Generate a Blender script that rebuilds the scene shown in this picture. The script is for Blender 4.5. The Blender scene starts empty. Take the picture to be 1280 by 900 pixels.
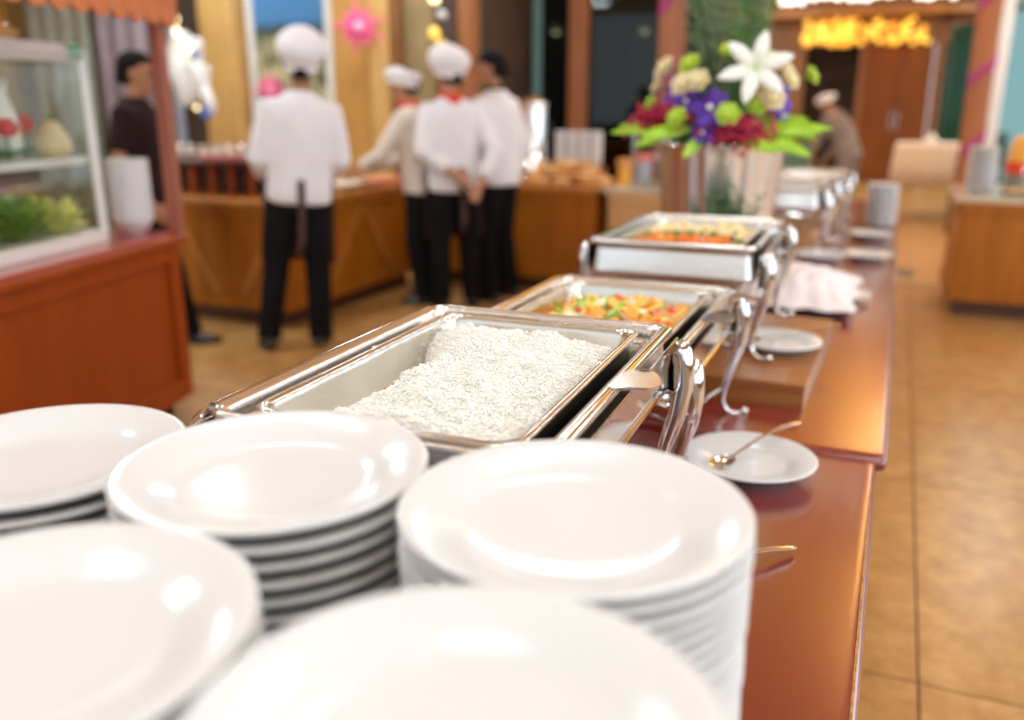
import bpy, bmesh, math, random
from mathutils import Vector, Matrix, noise
R = math.radians
PI = math.pi
rnd = random.Random(7)
sc = bpy.context.scene
COL = sc.collection

# ------------------------------------------------------------------ camera, world, lights, exposure
cam_d = bpy.data.cameras.new('camera')
cam_d.sensor_width = 36.0
cam_d.lens = 1100.0 / 1280.0 * 36.0
cam_d.clip_start = 0.02
cam_d.clip_end = 100
cam_d.dof.use_dof = True
cam_d.dof.focus_distance = 1.10
cam_d.dof.aperture_fstop = 1.9
cam = bpy.data.objects.new('camera', cam_d)
COL.objects.link(cam)
cam.location = (0, 0, 1.38)
cam.rotation_euler = (R(90 - 16.2), 0, R(23.16))
sc.camera = cam

sc.view_settings.view_transform = 'Standard'
sc.view_settings.look = 'None'
sc.view_settings.gamma = 1
sc.view_settings.use_curve_mapping = False
sc.view_settings.exposure = 0.0
sc.cycles.diffuse_bounces = 6

world = bpy.data.worlds.new('daylight')
sc.world = world
world.use_nodes = True
world.node_tree.nodes['Background'].inputs[0].default_value = (0.84, 0.92, 1.0, 1)
world.node_tree.nodes['Background'].inputs[1].default_value = 1.3

CEIL = 3.6
def area_light(name, loc, rot, size, power, col, shape='SQUARE', size_y=None, spread=None):
    l = bpy.data.lights.new(name, 'AREA')
    l.energy = power
    l.color = col
    l.shape = shape
    l.size = size
    if size_y:
        l.size_y = size_y
    if spread:
        l.spread = spread
    o = bpy.data.objects.new(name, l)
    o.location = loc
    o.rotation_euler = rot
    COL.objects.link(o)
    return o
# ceiling lamps: the luminous discs of the downlights built below
DOWNLIGHTS = [(x, y) for y in (-1.2, 1.6, 4.4, 7.2, 10.0, 13.0, 16.0) for x in (-6.6, -4.4, -2.5, 1.3, 3.2)
              if not (y < 9 and -3 < x < 2 and not (x < -2 and y > 6))]
DOWNLIGHTS += [(x, y) for y in (-1.2, 0.6, 2.4) for x in (-2.2, -0.6, 1.0)]
for i, (x, y) in enumerate(DOWNLIGHTS):
    area_light('downlight_lamp', (x, y, CEIL - 0.05), (0, 0, 0), 0.60, 3.7 if (y < 3 and -3 < x < 2) else 30, (0.80, 0.94, 1.0), 'DISK')
# added unseen uplights: warm the ceiling so the table top reflects orange
ADDED_TROUGHS = [(-2.0, 10.2), (0.95, 10.2)]
for (x, y) in ADDED_TROUGHS:
    area_light('added_ceiling_fill', (x, y, 3.08), (PI, 0, 0), 0.14, 96, (1.0, 0.78, 0.38), 'RECTANGLE', 5.0)

# daylight entering by the tall windows of the right wall
for y in (-2.7, 0.7, 4.1, 7.5):
    area_light('window_daylight', (4.55, y, 1.8), (0, R(90), 0), 2.6, 52, (0.74, 0.87, 1.0), 'RECTANGLE', 3.1)

# ------------------------------------------------------------------ materials
MATS = {}
def new_mat(name):
    m = bpy.data.materials.new(name)
    m.use_nodes = True
    MATS[name] = m
    nt = m.node_tree
    return m, nt, nt.nodes['Principled BSDF']
def mat(name, col, rough=0.5, metal=0.0, spec=0.5, coat=0.0, var=0.0, scale=8.0, bump=0.0, bscale=None, emit=None, estr=0.0,
        sss=0.0, ior=None, stretch=None, coat_ior=None, coat_rough=0.05):
    """Principled material with an object-space noise for colour variation and fine relief."""
    m, nt, b = new_mat(name)
    b.inputs['Base Color'].default_value = (*col, 1)
    b.inputs['Roughness'].default_value = rough
    b.inputs['Metallic'].default_value = metal
    b.inputs['Specular IOR Level'].default_value = spec
    b.inputs['Coat Weight'].default_value = coat
    b.inputs['Coat Roughness'].default_value = coat_rough
    if coat_ior:
        b.inputs['Coat IOR'].default_value = coat_ior
    if ior:
        b.inputs['IOR'].default_value = ior
    if sss:
        b.inputs['Subsurface Weight'].default_value = sss
        b.inputs['Subsurface Radius'].default_value = (1.0, 0.8, 0.6)
        b.inputs['Subsurface Scale'].default_value = 0.006
    if emit:
        b.inputs['Emission Color'].default_value = (*emit, 1)
        b.inputs['Emission Strength'].default_value = estr
    if var or bump:
        tc = nt.nodes.new('ShaderNodeTexCoord')
        src = tc.outputs['Object']
        if stretch:
            mp = nt.nodes.new('ShaderNodeMapping')
            mp.inputs['Scale'].default_value = stretch
            nt.links.new(src, mp.inputs['Vector'])
            src = mp.outputs['Vector']
        nz = nt.nodes.new('ShaderNodeTexNoise')
        nz.inputs['Scale'].default_value = scale
        nz.inputs['Detail'].default_value = 5
        nt.links.new(src, nz.inputs['Vector'])
        if var:
            r = nt.nodes.new('ShaderNodeValToRGB')
            r.color_ramp.elements[0].position = 0.3
            r.color_ramp.elements[1].position = 0.7
            r.color_ramp.elements[0].color = (*[c * (1 - var) for c in col], 1)
            r.color_ramp.elements[1].color = (*[min(1, c * (1 + var)) for c in col], 1)
            nt.links.new(nz.outputs['Fac'], r.inputs['Fac'])
            nt.links.new(r.outputs['Color'], b.inputs['Base Color'])
        if bump:
            n2 = nz
            if bscale:
                n2 = nt.nodes.new('ShaderNodeTexNoise')
                n2.inputs['Scale'].default_value = bscale
                n2.inputs['Detail'].default_value = 4
                nt.links.new(src, n2.inputs['Vector'])
            bp = nt.nodes.new('ShaderNodeBump')
            bp.inputs['Strength'].default_value = bump
            bp.inputs['Distance'].default_value = 0.01
            nt.links.new(n2.outputs['Fac'], bp.inputs['Height'])
            nt.links.new(bp.outputs['Normal'], b.inputs['Normal'])
    return m
def glass_mat(name, tint, refl=0.1, rough=0.02):
    m = bpy.data.materials.new(name)
    m.use_nodes = True
    nt = m.node_tree
    nt.nodes.clear()
    out = nt.nodes.new('ShaderNodeOutputMaterial')
    mix = nt.nodes.new('ShaderNodeMixShader')
    tr = nt.nodes.new('ShaderNodeBsdfTransparent')
    gl = nt.nodes.new('ShaderNodeBsdfGlossy')
    tr.inputs['Color'].default_value = (*tint, 1)
    gl.inputs['Roughness'].default_value = rough
    mix.inputs['Fac'].default_value = refl
    nt.links.new(tr.outputs[0], mix.inputs[1])
    nt.links.new(gl.outputs[0], mix.inputs[2])
    nt.links.new(mix.outputs[0], out.inputs['Surface'])
    MATS[name] = m
    return m

mat('porcelain', (0.715, 0.715, 0.715), rough=0.14, spec=0.5)
mat('porcelain_cream', (0.84, 0.80, 0.73), rough=0.2, coat=0.3)
mat('steel', (0.76, 0.73, 0.69), rough=0.24, metal=1.0, bump=0.04, scale=6, bscale=90, stretch=(1, 0.06, 1))
mat('tab_steel', (0.52, 0.49, 0.45), rough=0.2, metal=1.0, bump=0.03, scale=6, bscale=60)
mat('chrome', (0.74, 0.72, 0.70), rough=0.09, metal=1.0)
mat('pan_steel', (0.72, 0.68, 0.62), rough=0.2, metal=1.0, bump=0.05, scale=5, bscale=60)
mat('cutlery', (0.78, 0.74, 0.66), rough=0.14, metal=1.0)
mat('silver', (0.90, 0.89, 0.88), rough=0.26, metal=1.0)
mat('table_red', (0.20, 0.014, 0.011), rough=0.25, spec=0.3, coat=1.0, coat_ior=1.9, coat_rough=0.17, var=0.12, scale=3, bump=0.015, bscale=140)
mat('table_edge', (0.22, 0.05, 0.045), rough=0.3, coat=0.6, var=0.35, scale=60)
mat('edge_gold', (0.50, 0.24, 0.05), rough=0.5, metal=0.3, var=0.35, scale=90)
mat('riser_wood', (0.30, 0.105, 0.022), rough=0.35, coat=0.35, var=0.25, scale=7, stretch=(0.6, 8, 8), coat_rough=0.2)
mat('wood_orange', (0.38, 0.120, 0.005), rough=0.45, spec=0.3, var=0.18, scale=5, stretch=(3, 3, 0.3), coat=0.1, coat_rough=0.25)
mat('wood_strip', (0.50, 0.19, 0.035), rough=0.4, var=0.2, scale=8, coat=0.2)
mat('wood_red', (0.32, 0.053, 0.003), rough=0.45, spec=0.25, var=0.10, scale=4, stretch=(3, 3, 0.35), coat=0.15, coat_rough=0.25)
mat('wood_dark', (0.085, 0.028, 0.014), rough=0.45, var=0.3, scale=6)
mat('wood_post', (0.36, 0.11, 0.065), rough=0.45, var=0.2, scale=5, stretch=(4, 4, 0.4))
mat('wood_column', (0.30, 0.105, 0.033), rough=0.45, var=0.18, scale=5, stretch=(4, 4, 0.3))
mat('wood_door', (0.21, 0.055, 0.006), rough=0.5, spec=0.3, var=0.25, scale=4, stretch=(5, 5, 0.3))
mat('lacquer_red', (0.45, 0.05, 0.035), rough=0.25, coat=0.6, coat_rough=0.1)
mat('awning', (0.56, 0.165, 0.05), rough=0.6, var=0.12, scale=4)
mat('ochre', (0.56, 0.29, 0.065), rough=0.55, var=0.15, scale=3)
mat('ochre_light', (0.66, 0.38, 0.12), rough=0.55, var=0.12, scale=3)
mat('olive_panel', (0.30, 0.21, 0.09), rough=0.6, var=0.2, scale=3)
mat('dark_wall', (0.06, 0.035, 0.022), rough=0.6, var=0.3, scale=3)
mat('wall_brown', (0.24, 0.095, 0.025), rough=0.55, var=0.2, scale=3)
mat('beige_panel', (0.66, 0.37, 0.15), rough=0.45, var=0.12, scale=3)
mat('marble', (0.62, 0.52, 0.38), rough=0.2, var=0.2, scale=6, coat=0.3)
mat('ceiling_wood', (0.84, 0.53, 0.21), rough=0.6, var=0.1, scale=3, stretch=(6, 0.5, 1))
mat('grout', (0.24, 0.16, 0.09), rough=0.8, var=0.2, scale=20)
mat('inlay_dark', (0.10, 0.10, 0.085), rough=0.4, var=0.3, scale=20)
mat('white_cloth', (0.83, 0.80, 0.77), rough=0.85, var=0.03, scale=10, bump=0.1, bscale=30)
mat('jacket_white', (0.82, 0.81, 0.84), rough=0.85, var=0.03, scale=10, bump=0.5, bscale=9)
mat('jacket_cream', (0.76, 0.68, 0.58), rough=0.85, var=0.05, scale=10, bump=0.5, bscale=9)
mat('napkin', (0.84, 0.74, 0.74), rough=0.9, var=0.05, scale=12, bump=0.3, bscale=40)
mat('cloth_cream', (0.84, 0.72, 0.58), rough=0.85, var=0.04, scale=10)
mat('black_cloth', (0.007, 0.006, 0.007), rough=0.9, spec=0.15, var=0.3, scale=8)
mat('apron_brown', (0.07, 0.028, 0.024), rough=0.8, var=0.2, scale=8)
mat('shirt_maroon', (0.026, 0.010, 0.012), rough=0.9, spec=0.15, var=0.2, scale=8)
mat('grey_cloth', (0.20, 0.165, 0.145), rough=0.8, var=0.2, scale=8)
mat('pale_cloth', (0.55, 0.50, 0.46), rough=0.8, var=0.1, scale=8)
mat('red_scarf', (0.70, 0.05, 0.02), rough=0.7, var=0.1, scale=8)
mat('skin', (0.40, 0.175, 0.085), rough=0.5, sss=0.1, var=0.08, scale=10)
mat('skin_tan', (0.47, 0.22, 0.115), rough=0.5, sss=0.1, var=0.08, scale=10)
mat('hair', (0.008, 0.006, 0.006), rough=0.75, spec=0.15, bump=0.3, scale=40)
mat('eye', (0.02, 0.012, 0.01), rough=0.1)
mat('lips', (0.32, 0.10, 0.07), rough=0.4)
mat('shoe', (0.012, 0.012, 0.012), rough=0.25, coat=0.3)
mat('rice', (0.98, 0.962, 0.90), rough=0.5, spec=0.25, var=0.02, scale=30)
mat('white_frame', (0.78, 0.76, 0.72), rough=0.4, var=0.04, scale=5)
mat('green_tag', (0.10, 0.42, 0.22), rough=0.5, var=0.1, scale=10)
mat('pink', (0.90, 0.10, 0.30), rough=0.6, var=0.12, scale=12)
mat('pink_pale', (0.95, 0.45, 0.55), rough=0.6, var=0.1, scale=12)
mat('magenta', (0.34, 0.02, 0.18), rough=0.35, var=0.15, scale=8)
mat('purple', (0.10, 0.025, 0.36), rough=0.55, var=0.3, scale=25)
mat('crimson', (0.46, 0.012, 0.06), rough=0.6, var=0.4, scale=60)
mat('lily_white', (0.88, 0.87, 0.80), rough=0.5, var=0.03, scale=20)
mat('rose_cream', (0.82, 0.70, 0.42), rough=0.55, var=0.1, scale=20)
mat('lime', (0.50, 0.66, 0.06), rough=0.5, var=0.2, scale=20)
mat('leaf_lime', (0.34, 0.58, 0.03), rough=0.4, var=0.2, scale=15)
mat('leaf_green', (0.09, 0.22, 0.035), rough=0.5, var=0.3, scale=20)
mat('pine_green', (0.20, 0.29, 0.15), rough=0.6, var=0.3, scale=20)
mat('sprig_green', (0.09, 0.15, 0.06), rough=0.6, var=0.3, scale=20)
mat('lettuce', (0.20, 0.36, 0.06), rough=0.5, var=0.35, scale=14)
mat('salad_yellow', (0.78, 0.80, 0.26), rough=0.5, var=0.25, scale=14)
mat('veg_orange', (0.90, 0.36, 0.03), rough=0.3, var=0.15, scale=40, coat=0.4)
mat('veg_carrot', (0.88, 0.24, 0.015), rough=0.3, var=0.12, scale=40, coat=0.4)
mat('veg_yellow', (0.92, 0.62, 0.11), rough=0.3, var=0.12, scale=40, coat=0.4)
mat('veg_green', (0.34, 0.56, 0.05), rough=0.3, var=0.25, scale=40, coat=0.4)
mat('veg_dark_green', (0.07, 0.22, 0.02), rough=0.4, var=0.3, scale=40, coat=0.3)
mat('veg_red', (0.80, 0.10, 0.04), rough=0.3, var=0.15, scale=40, coat=0.5)
mat('veg_white', (0.86, 0.80, 0.62), rough=0.3, var=0.06, scale=40, coat=0.4)
mat('veg_pale', (0.90, 0.72, 0.38), rough=0.35, var=0.12, scale=40, coat=0.3)
mat('sauce', (0.68, 0.32, 0.06), rough=0.25, var=0.25, scale=30, coat=0.4)
mat('bread', (0.66, 0.30, 0.08), rough=0.6, var=0.3, scale=12)
mat('bread_pale', (0.76, 0.45, 0.18), rough=0.6, var=0.25, scale=12)
mat('food_brown', (0.40, 0.20, 0.07), rough=0.4, var=0.4, scale=18)
mat('gold_bulb', (1.0, 0.7, 0.2), emit=(1.0, 0.52, 0.03), estr=1.1)
mat('orange_bulb', (1.0, 0.5, 0.1), emit=(1.0, 0.33, 0.02), estr=0.8)
mat('white_bulb', (1.0, 0.95, 0.85), emit=(1.0, 0.95, 0.85), estr=3)
mat('warm_bulb', (1.0, 0.85, 0.5), emit=(1.0, 0.80, 0.42), estr=3)
mat('lamp_disc', (1.0, 0.9, 0.75), emit=(0.86, 0.95, 1.0), estr=8)
mat('white_satin', (0.85, 0.86, 0.84), rough=0.35, var=0.05, scale=8, coat=0.3)
mat('blue_bit', (0.10, 0.18, 0.55), rough=0.4, var=0.1, scale=8)
mat('curtain_mauve', (0.36, 0.28, 0.31), rough=0.8, var=0.15, scale=6)
mat('curtain_sage', (0.40, 0.41, 0.33), rough=0.8, var=0.1, scale=6)
mat('blue_grey', (0.42, 0.46, 0.55), rough=0.6, var=0.1, scale=6)
mat('dark_tint', (0.020, 0.022, 0.020), rough=0.08, spec=0.6, var=0.3, scale=2)
mat('teal_panel', (0.10, 0.20, 0.145), rough=0.2, var=0.25, scale=2)
mat('tile_stub', (0.5, 0.3, 0.15), rough=0.3)
mat('salad_red', (0.75, 0.07, 0.05), rough=0.4, var=0.2, scale=15)
mat('gourd', (0.78, 0.64, 0.38), rough=0.4, var=0.12, scale=10)
mat('orange_plastic', (0.85, 0.40, 0.04), rough=0.35, var=0.1, scale=10)
mat('red_plastic', (0.80, 0.07, 0.02), rough=0.35, var=0.1, scale=10)
mat('pot_terracotta', (0.42, 0.20, 0.10), rough=0.7, var=0.1, scale=10)
mat('tray_red', (0.70, 0.20, 0.18), rough=0.4, var=0.1, scale=10)
mat('rubber', (0.02, 0.02, 0.02), rough=0.7, var=0.2, scale=20)
mat('stone_sink', (0.25, 0.25, 0.20), rough=0.3, var=0.2, scale=10)
glass_mat('clear_glass', (0.96, 0.985, 0.97), 0.05)
glass_mat('dark_glass', (0.30, 0.36, 0.32), 0.035)
glass_mat('teal_glass', (0.14, 0.21, 0.145), 0.05)
glass_mat('pale_glass', (0.45, 0.60, 0.58), 0.05)

def floor_tile_mat():
    m, nt, b = new_mat('floor_tile')
    oi = nt.nodes.new('ShaderNodeObjectInfo')
    tc = nt.nodes.new('ShaderNodeTexCoord')
    add = nt.nodes.new('ShaderNodeVectorMath')
    add.operation = 'MULTIPLY_ADD'
    add.inputs[1].default_value = (1, 1, 1)
    sep = nt.nodes.new('ShaderNodeCombineXYZ')
    mul = nt.nodes.new('ShaderNodeMath')
    mul.operation = 'MULTIPLY'
    mul.inputs[1].default_value = 40
    nt.links.new(oi.outputs['Random'], mul.inputs[0])
    nt.links.new(mul.outputs[0], sep.inputs[0])
    nt.links.new(tc.outputs['Object'], add.inputs[0])
    nt.links.new(sep.outputs[0], add.inputs[2])
    nz = nt.nodes.new('ShaderNodeTexNoise')
    nz.inputs['Scale'].default_value = 9
    nz.inputs['Detail'].default_value = 7
    nz.inputs['Roughness'].default_value = 0.65
    nt.links.new(add.outputs[0], nz.inputs['Vector'])
    r = nt.nodes.new('ShaderNodeValToRGB')
    r.color_ramp.elements[0].position = 0.38
    r.color_ramp.elements[1].position = 0.64
    r.color_ramp.elements[0].color = (0.38, 0.19, 0.055, 1)
    r.color_ramp.elements[1].color = (0.55, 0.32, 0.11, 1)
    nt.links.new(nz.outputs['Fac'], r.inputs['Fac'])
    nt.links.new(r.outputs['Color'], b.inputs['Base Color'])
    b.inputs['Roughness'].default_value = 0.30
    b.inputs['Specular IOR Level'].default_value = 0.5
floor_tile_mat()

def picture_mat():
    """flat printed seascape: blue sky over sea, pale bushes below."""
    m, nt, b = new_mat('seascape')
    tc = nt.nodes.new('ShaderNodeTexCoord')
    sp = nt.nodes.new('ShaderNodeSeparateXYZ')
    nt.links.new(tc.outputs['Generated'], sp.inputs[0])
    nz = nt.nodes.new('ShaderNodeTexNoise')
    nz.inputs['Scale'].default_value = 9
    nz.inputs['Detail'].default_value = 5
    nt.links.new(tc.outputs['Generated'], nz.inputs['Vector'])
    sky = nt.nodes.new('ShaderNodeValToRGB')
    e = sky.color_ramp.elements
    e[0].position, e[0].color = 0.50, (0.03, 0.08, 0.14, 1)
    e[1].position, e[1].color = 0.56, (0.07, 0.22, 0.44, 1)
    nt.links.new(sp.outputs['Z'], sky.inputs['Fac'])
    bush = nt.nodes.new('ShaderNodeValToRGB')
    e = bush.color_ramp.elements
    e[0].position, e[0].color = 0.43, (0.06, 0.08, 0.03, 1)
    e[1].position, e[1].color = 0.57, (0.60, 0.54, 0.32, 1)
    nt.links.new(nz.outputs['Fac'], bush.inputs['Fac'])
    ma = nt.nodes.new('ShaderNodeMath')
    ma.operation = 'MULTIPLY_ADD'
    ma.inputs[1].default_value = 0.45
    nt.links.new(nz.outputs['Fac'], ma.inputs[0])
    nt.links.new(sp.outputs['Z'], ma.inputs[2])
    th = nt.nodes.new('ShaderNodeMath')
    th.operation = 'GREATER_THAN'
    th.inputs[1].default_value = 0.715
    nt.links.new(ma.outputs[0], th.inputs[0])
    mx = nt.nodes.new('ShaderNodeMix')
    mx.data_type = 'RGBA'
    nt.links.new(th.outputs[0], mx.inputs['Factor'])
    nt.links.new(bush.outputs['Color'], mx.inputs['A'])
    nt.links.new(sky.outputs['Color'], mx.inputs['B'])
    nt.links.new(mx.outputs['Result'], b.inputs['Base Color'])
    b.inputs['Roughness'].default_value = 0.35
picture_mat()

# ------------------------------------------------------------------ mesh helpers
class MB:
    """collects shapes; build() links them as ONE mesh object"""
    def __init__(s):
        s.v, s.f = [], []
    def add(s, vs, fs):
        n = len(s.v)
        s.v += [tuple(v) for v in vs]
        s.f += [tuple(i + n for i in f) for f in fs]
        return s
    def box(s, c, d, rz=0.0, rx=0.0, ry=0.0):
        M = Matrix.Translation(c) @ Matrix.Rotation(rz, 4, 'Z') @ Matrix.Rotation(ry, 4, 'Y') @ Matrix.Rotation(rx, 4, 'X')
        vs = [M @ Vector((x * d[0] / 2, y * d[1] / 2, z * d[2] / 2)) for z in (-1, 1) for y in (-1, 1) for x in (-1, 1)]
        return s.add(vs, [(0, 2, 3, 1), (4, 5, 7, 6), (0, 1, 5, 4), (2, 6, 7, 3), (0, 4, 6, 2), (1, 3, 7, 5)])
    def span(s, x0, x1, y0, y1, z0, z1):
        return s.box(((x0 + x1) / 2, (y0 + y1) / 2, (z0 + z1) / 2), (abs(x1 - x0), abs(y1 - y0), abs(z1 - z0)))
    def loft(s, rings, cap0=True, cap1=True, closed=False):
        n = len(rings[0])
        base = len(s.v)
        for r in rings:
            s.v += [tuple(p) for p in r]
        m = len(rings)
        for i in range(m if closed else m - 1):
            a, b = base + i * n, base + ((i + 1) % m) * n
            for k in range(n):
                k2 = (k + 1) % n
                s.f.append((a + k, a + k2, b + k2, b + k))
        if not closed:
            if cap0:
                s.f.append(tuple(base + k for k in reversed(range(n))))
            if cap1:
                s.f.append(tuple(base + (m - 1) * n + k for k in range(n)))
        return s
    def tube(s, pts, r, seg=10, flat=1.0, up=None):
        pts = [Vector(p) for p in pts]
        n = len(pts)
        rr = list(r) if isinstance(r, (list, tuple)) else [r] * n
        rings = []
        N = None
        for i in range(n):
            t = (pts[min(i + 1, n - 1)] - pts[max(i - 1, 0)]).normalized()
            if N is None:
                ref = Vector(up) if up else (Vector((0, 0, 1)) if abs(t.z) < 0.9 else Vector((1, 0, 0)))
                N = (ref - t * ref.dot(t)).normalized()
            else:
                N = (N - t * N.dot(t))
                N = N.normalized() if N.length > 1e-6 else t.orthogonal().normalized()
            B = t.cross(N)
            rings.append([pts[i] + N * (rr[i] * math.cos(a)) * flat + B * (rr[i] * math.sin(a))
                          for a in [2 * PI * k / seg for k in range(seg)]])
        return s.loft(rings)
    def lathe(s, prof, seg=32, c=(0, 0, 0), fn=None):
        base = len(s.v)
        for (r, z) in prof:
            for k in range(seg):
                a = 2 * PI * k / seg
                rr = r * (fn(a, z) if fn else 1)
                s.v.append((c[0] + rr * math.cos(a), c[1] + rr * math.sin(a), c[2] + z))
        for i in range(len(prof) - 1):
            a, b = base + i * seg, base + (i + 1) * seg
            for k in range(seg):
                k2 = (k + 1) % seg
                s.f.append((a + k, a + k2, b + k2, b + k))
        s.f.append(tuple(base + k for k in reversed(range(seg))))
        s.f.append(tuple(base + (len(prof) - 1) * seg + k for k in range(seg)))
        return s
    def ball(s, c, r, seg=14, rings=9, M=None):
        r = r if isinstance(r, (list, tuple)) else (r, r, r)
        vs = [(0, 0, -1)]
        for i in range(1, rings):
            ph = -PI / 2 + PI * i / rings
            for k in range(seg):
                a = 2 * PI * k / seg
                vs.append((math.cos(ph) * math.cos(a), math.cos(ph) * math.sin(a), math.sin(ph)))
        vs.append((0, 0, 1))
        fs = [(0, 1 + (k + 1) % seg, 1 + k) for k in range(seg)]
        for i in range(rings - 2):
            a, b = 1 + i * seg, 1 + (i + 1) * seg
            fs += [(a + k, a + (k + 1) % seg, b + (k + 1) % seg, b + k) for k in range(seg)]
        last = len(vs) - 1
        a = 1 + (rings - 2) * seg
        fs += [(a + k, a + (k + 1) % seg, last) for k in range(seg)]
        out = []
        for v in vs:
            p = Vector((v[0] * r[0], v[1] * r[1], v[2] * r[2]))
            if M is not None:
                p = M @ p
            out.append(p + Vector(c))
        return s.add(out, fs)
    def prism(s, poly, z0, z1):
        n = len(poly)
        vs = [(x, y, z0) for x, y in poly] + [(x, y, z1) for x, y in poly]
        fs = [tuple(reversed(range(n))), tuple(range(n, 2 * n))] + [(k, (k + 1) % n, n + (k + 1) % n, n + k) for k in range(n)]
        return s.add(vs, fs)
    def xform(s, M, start=0):
        for i in range(start, len(s.v)):
            s.v[i] = tuple(M @ Vector(s.v[i]))
        return s
    def mesh(s, name, m, smooth=True, angle=40):
        me = bpy.data.meshes.new(name)
        me.from_pydata(s.v, [], s.f)
        if m:
            me.materials.append(MATS[m])
        if smooth:
            me.polygons.foreach_set('use_smooth', [True] * len(me.polygons))
            if angle:
                me.set_sharp_from_angle(angle=R(angle))
        me.update()
        return me
    def build(s, name, m, parent=None, smooth=True, angle=40, bevel=0.0, subsurf=0, remesh=0.0, solid=0.0, smoothmod=0):
        o = bpy.data.objects.new(name, s.mesh(name, m, smooth, 0 if (remesh or subsurf) else angle))
        COL.objects.link(o)
        o.parent = parent
        if remesh:
            md = o.modifiers.new('remesh', 'REMESH')
            md.mode = 'VOXEL'
            md.voxel_size = remesh
            md.use_smooth_shade = True
            sm = o.modifiers.new('smooth', 'SMOOTH')
            sm.factor = 0.5
            sm.iterations = smoothmod or 4
        if solid:
            md = o.modifiers.new('solid', 'SOLIDIFY')
            md.thickness = solid
            md.offset = 0
        if bevel:
            md = o.modifiers.new('bevel', 'BEVEL')
            md.width = bevel
            md.segments = 3
            md.limit_method = 'ANGLE'
            md.angle_limit = R(40)
        if subsurf:
            md = o.modifiers.new('sub', 'SUBSURF')
            md.levels = subsurf
            md.render_levels = subsurf
        return o

def thing(name, label, cat, loc=(0, 0, 0), rz=0.0, group=None, scale=1.0):
    o = bpy.data.objects.new(name, None)
    o.empty_display_size = 0.05
    COL.objects.link(o)
    o.location = loc
    o.rotation_euler = (0, 0, rz)
    o.scale = (scale,) * 3
    return tag(o, label, cat, group)
def tag(o, label=None, cat=None, group=None, kind=None):
    if label:
        o['label'] = label
    if cat:
        o['category'] = cat
    if group:
        o['group'] = group
    if kind:
        o['kind'] = kind
    return o
def struct(o, label=None):
    o['kind'] = 'structure'
    if label:
        o['label'] = label
    return o
def kids(o):
    return [x for x in bpy.data.objects if x.parent is o]
def copy_tree(o, parent=None, label=None, loc=None, rz=None, group=None, scale=None):
    c = o.copy()
    COL.objects.link(c)
    c.parent = parent
    for ch in kids(o):
        copy_tree(ch, c)
    if label:
        c['label'] = label
    if group:
        c['group'] = group
    if loc is not None:
        c.location = loc
    if rz is not None:
        c.rotation_euler = (0, 0, rz)
    if scale is not None:
        c.scale = (scale,) * 3
    return c
def copy_one(o, loc, rot=None, label=None, group=None, scale=None, parent=None):
    c = o.copy()
    COL.objects.link(c)
    c.location = loc
    c.parent = parent
    if rot is not None:
        c.rotation_euler = rot
    if label:
        c['label'] = label
    if group:
        c['group'] = group
    if scale is not None:
        c.scale = scale if isinstance(scale, (tuple, list)) else (scale,) * 3
    return c
def rrect(hx, hy, r, z, seg=6, cx=0, cy=0):
    """ring of a rounded rectangle"""
    r = max(1e-4, min(r, hx - 1e-4, hy - 1e-4))
    pts = []
    for (sx, sy, a0) in ((1, 1, 0), (-1, 1, 90), (-1, -1, 180), (1, -1, 270)):
        for k in range(seg + 1):
            a = R(a0 + 90 * k / seg)
            pts.append((cx + sx * (hx - r) + r * math.cos(a), cy + sy * (hy - r) + r * math.sin(a), z))
    return pts

# ------------------------------------------------------------------ the room
# floor: grout slab with polished stone tiles
fl = MB().span(-10, 6, -4.5, 19, -0.12, -0.006).build('floor', 'grout', smooth=False)
struct(fl)
TX, TY = 0.66, 1.32
tile_me = MB().box((0, 0, -0.01), (TX - 0.007, TY - 0.007, 0.02)).mesh('tile', 'floor_tile', smooth=False)
for i in range(-9, 6):
    for j in range(-1, 13):
        x, y = 0.19 + (i + 0.5) * TX, 2.12 + (j + 0.5) * TY
        if y > 9 and x < -4.0:
            continue
        t = bpy.data.objects.new('tile', tile_me)
        COL.objects.link(t)
        t.location = (x, y, 0)
        t.parent = fl
MB().span(-2.0, 3.6, 7.55, 7.62, -0.002, 0.002).build('inlay_strip', 'inlay_dark', fl, smooth=False)
MB().span(0.08, 0.24, 7.95, 8.35, -0.002, 0.003).build('inlay_square', 'inlay_dark', fl, smooth=False)

ce = MB().span(-10, 6, -4.5, 19, CEIL, CEIL + 0.12).build('ceiling', 'ceiling_wood', smooth=False)
struct(ce)
ring = MB().lathe([(0.32, 0.0), (0.36, 0.0), (0.36, -0.03), (0.315, -0.03), (0.315, 0.0)], 28).mesh('ring', 'white_frame')
disc = MB().lathe([(0.0, 0.0), (0.31, 0.0), (0.31, -0.015), (0.0, -0.015)], 28).mesh('disc', 'lamp_disc')
for (x, y) in DOWNLIGHTS:
    d = thing('downlight', 'round recessed ceiling downlight with warm white diffuser', 'ceiling lamp', (x, y, CEIL), 0, 'ceiling downlights')
    for nm, me in (('trim_ring', ring), ('diffuser', disc)):
        p = bpy.data.objects.new(nm, me)
        COL.objects.link(p)
        p.parent = d

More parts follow.
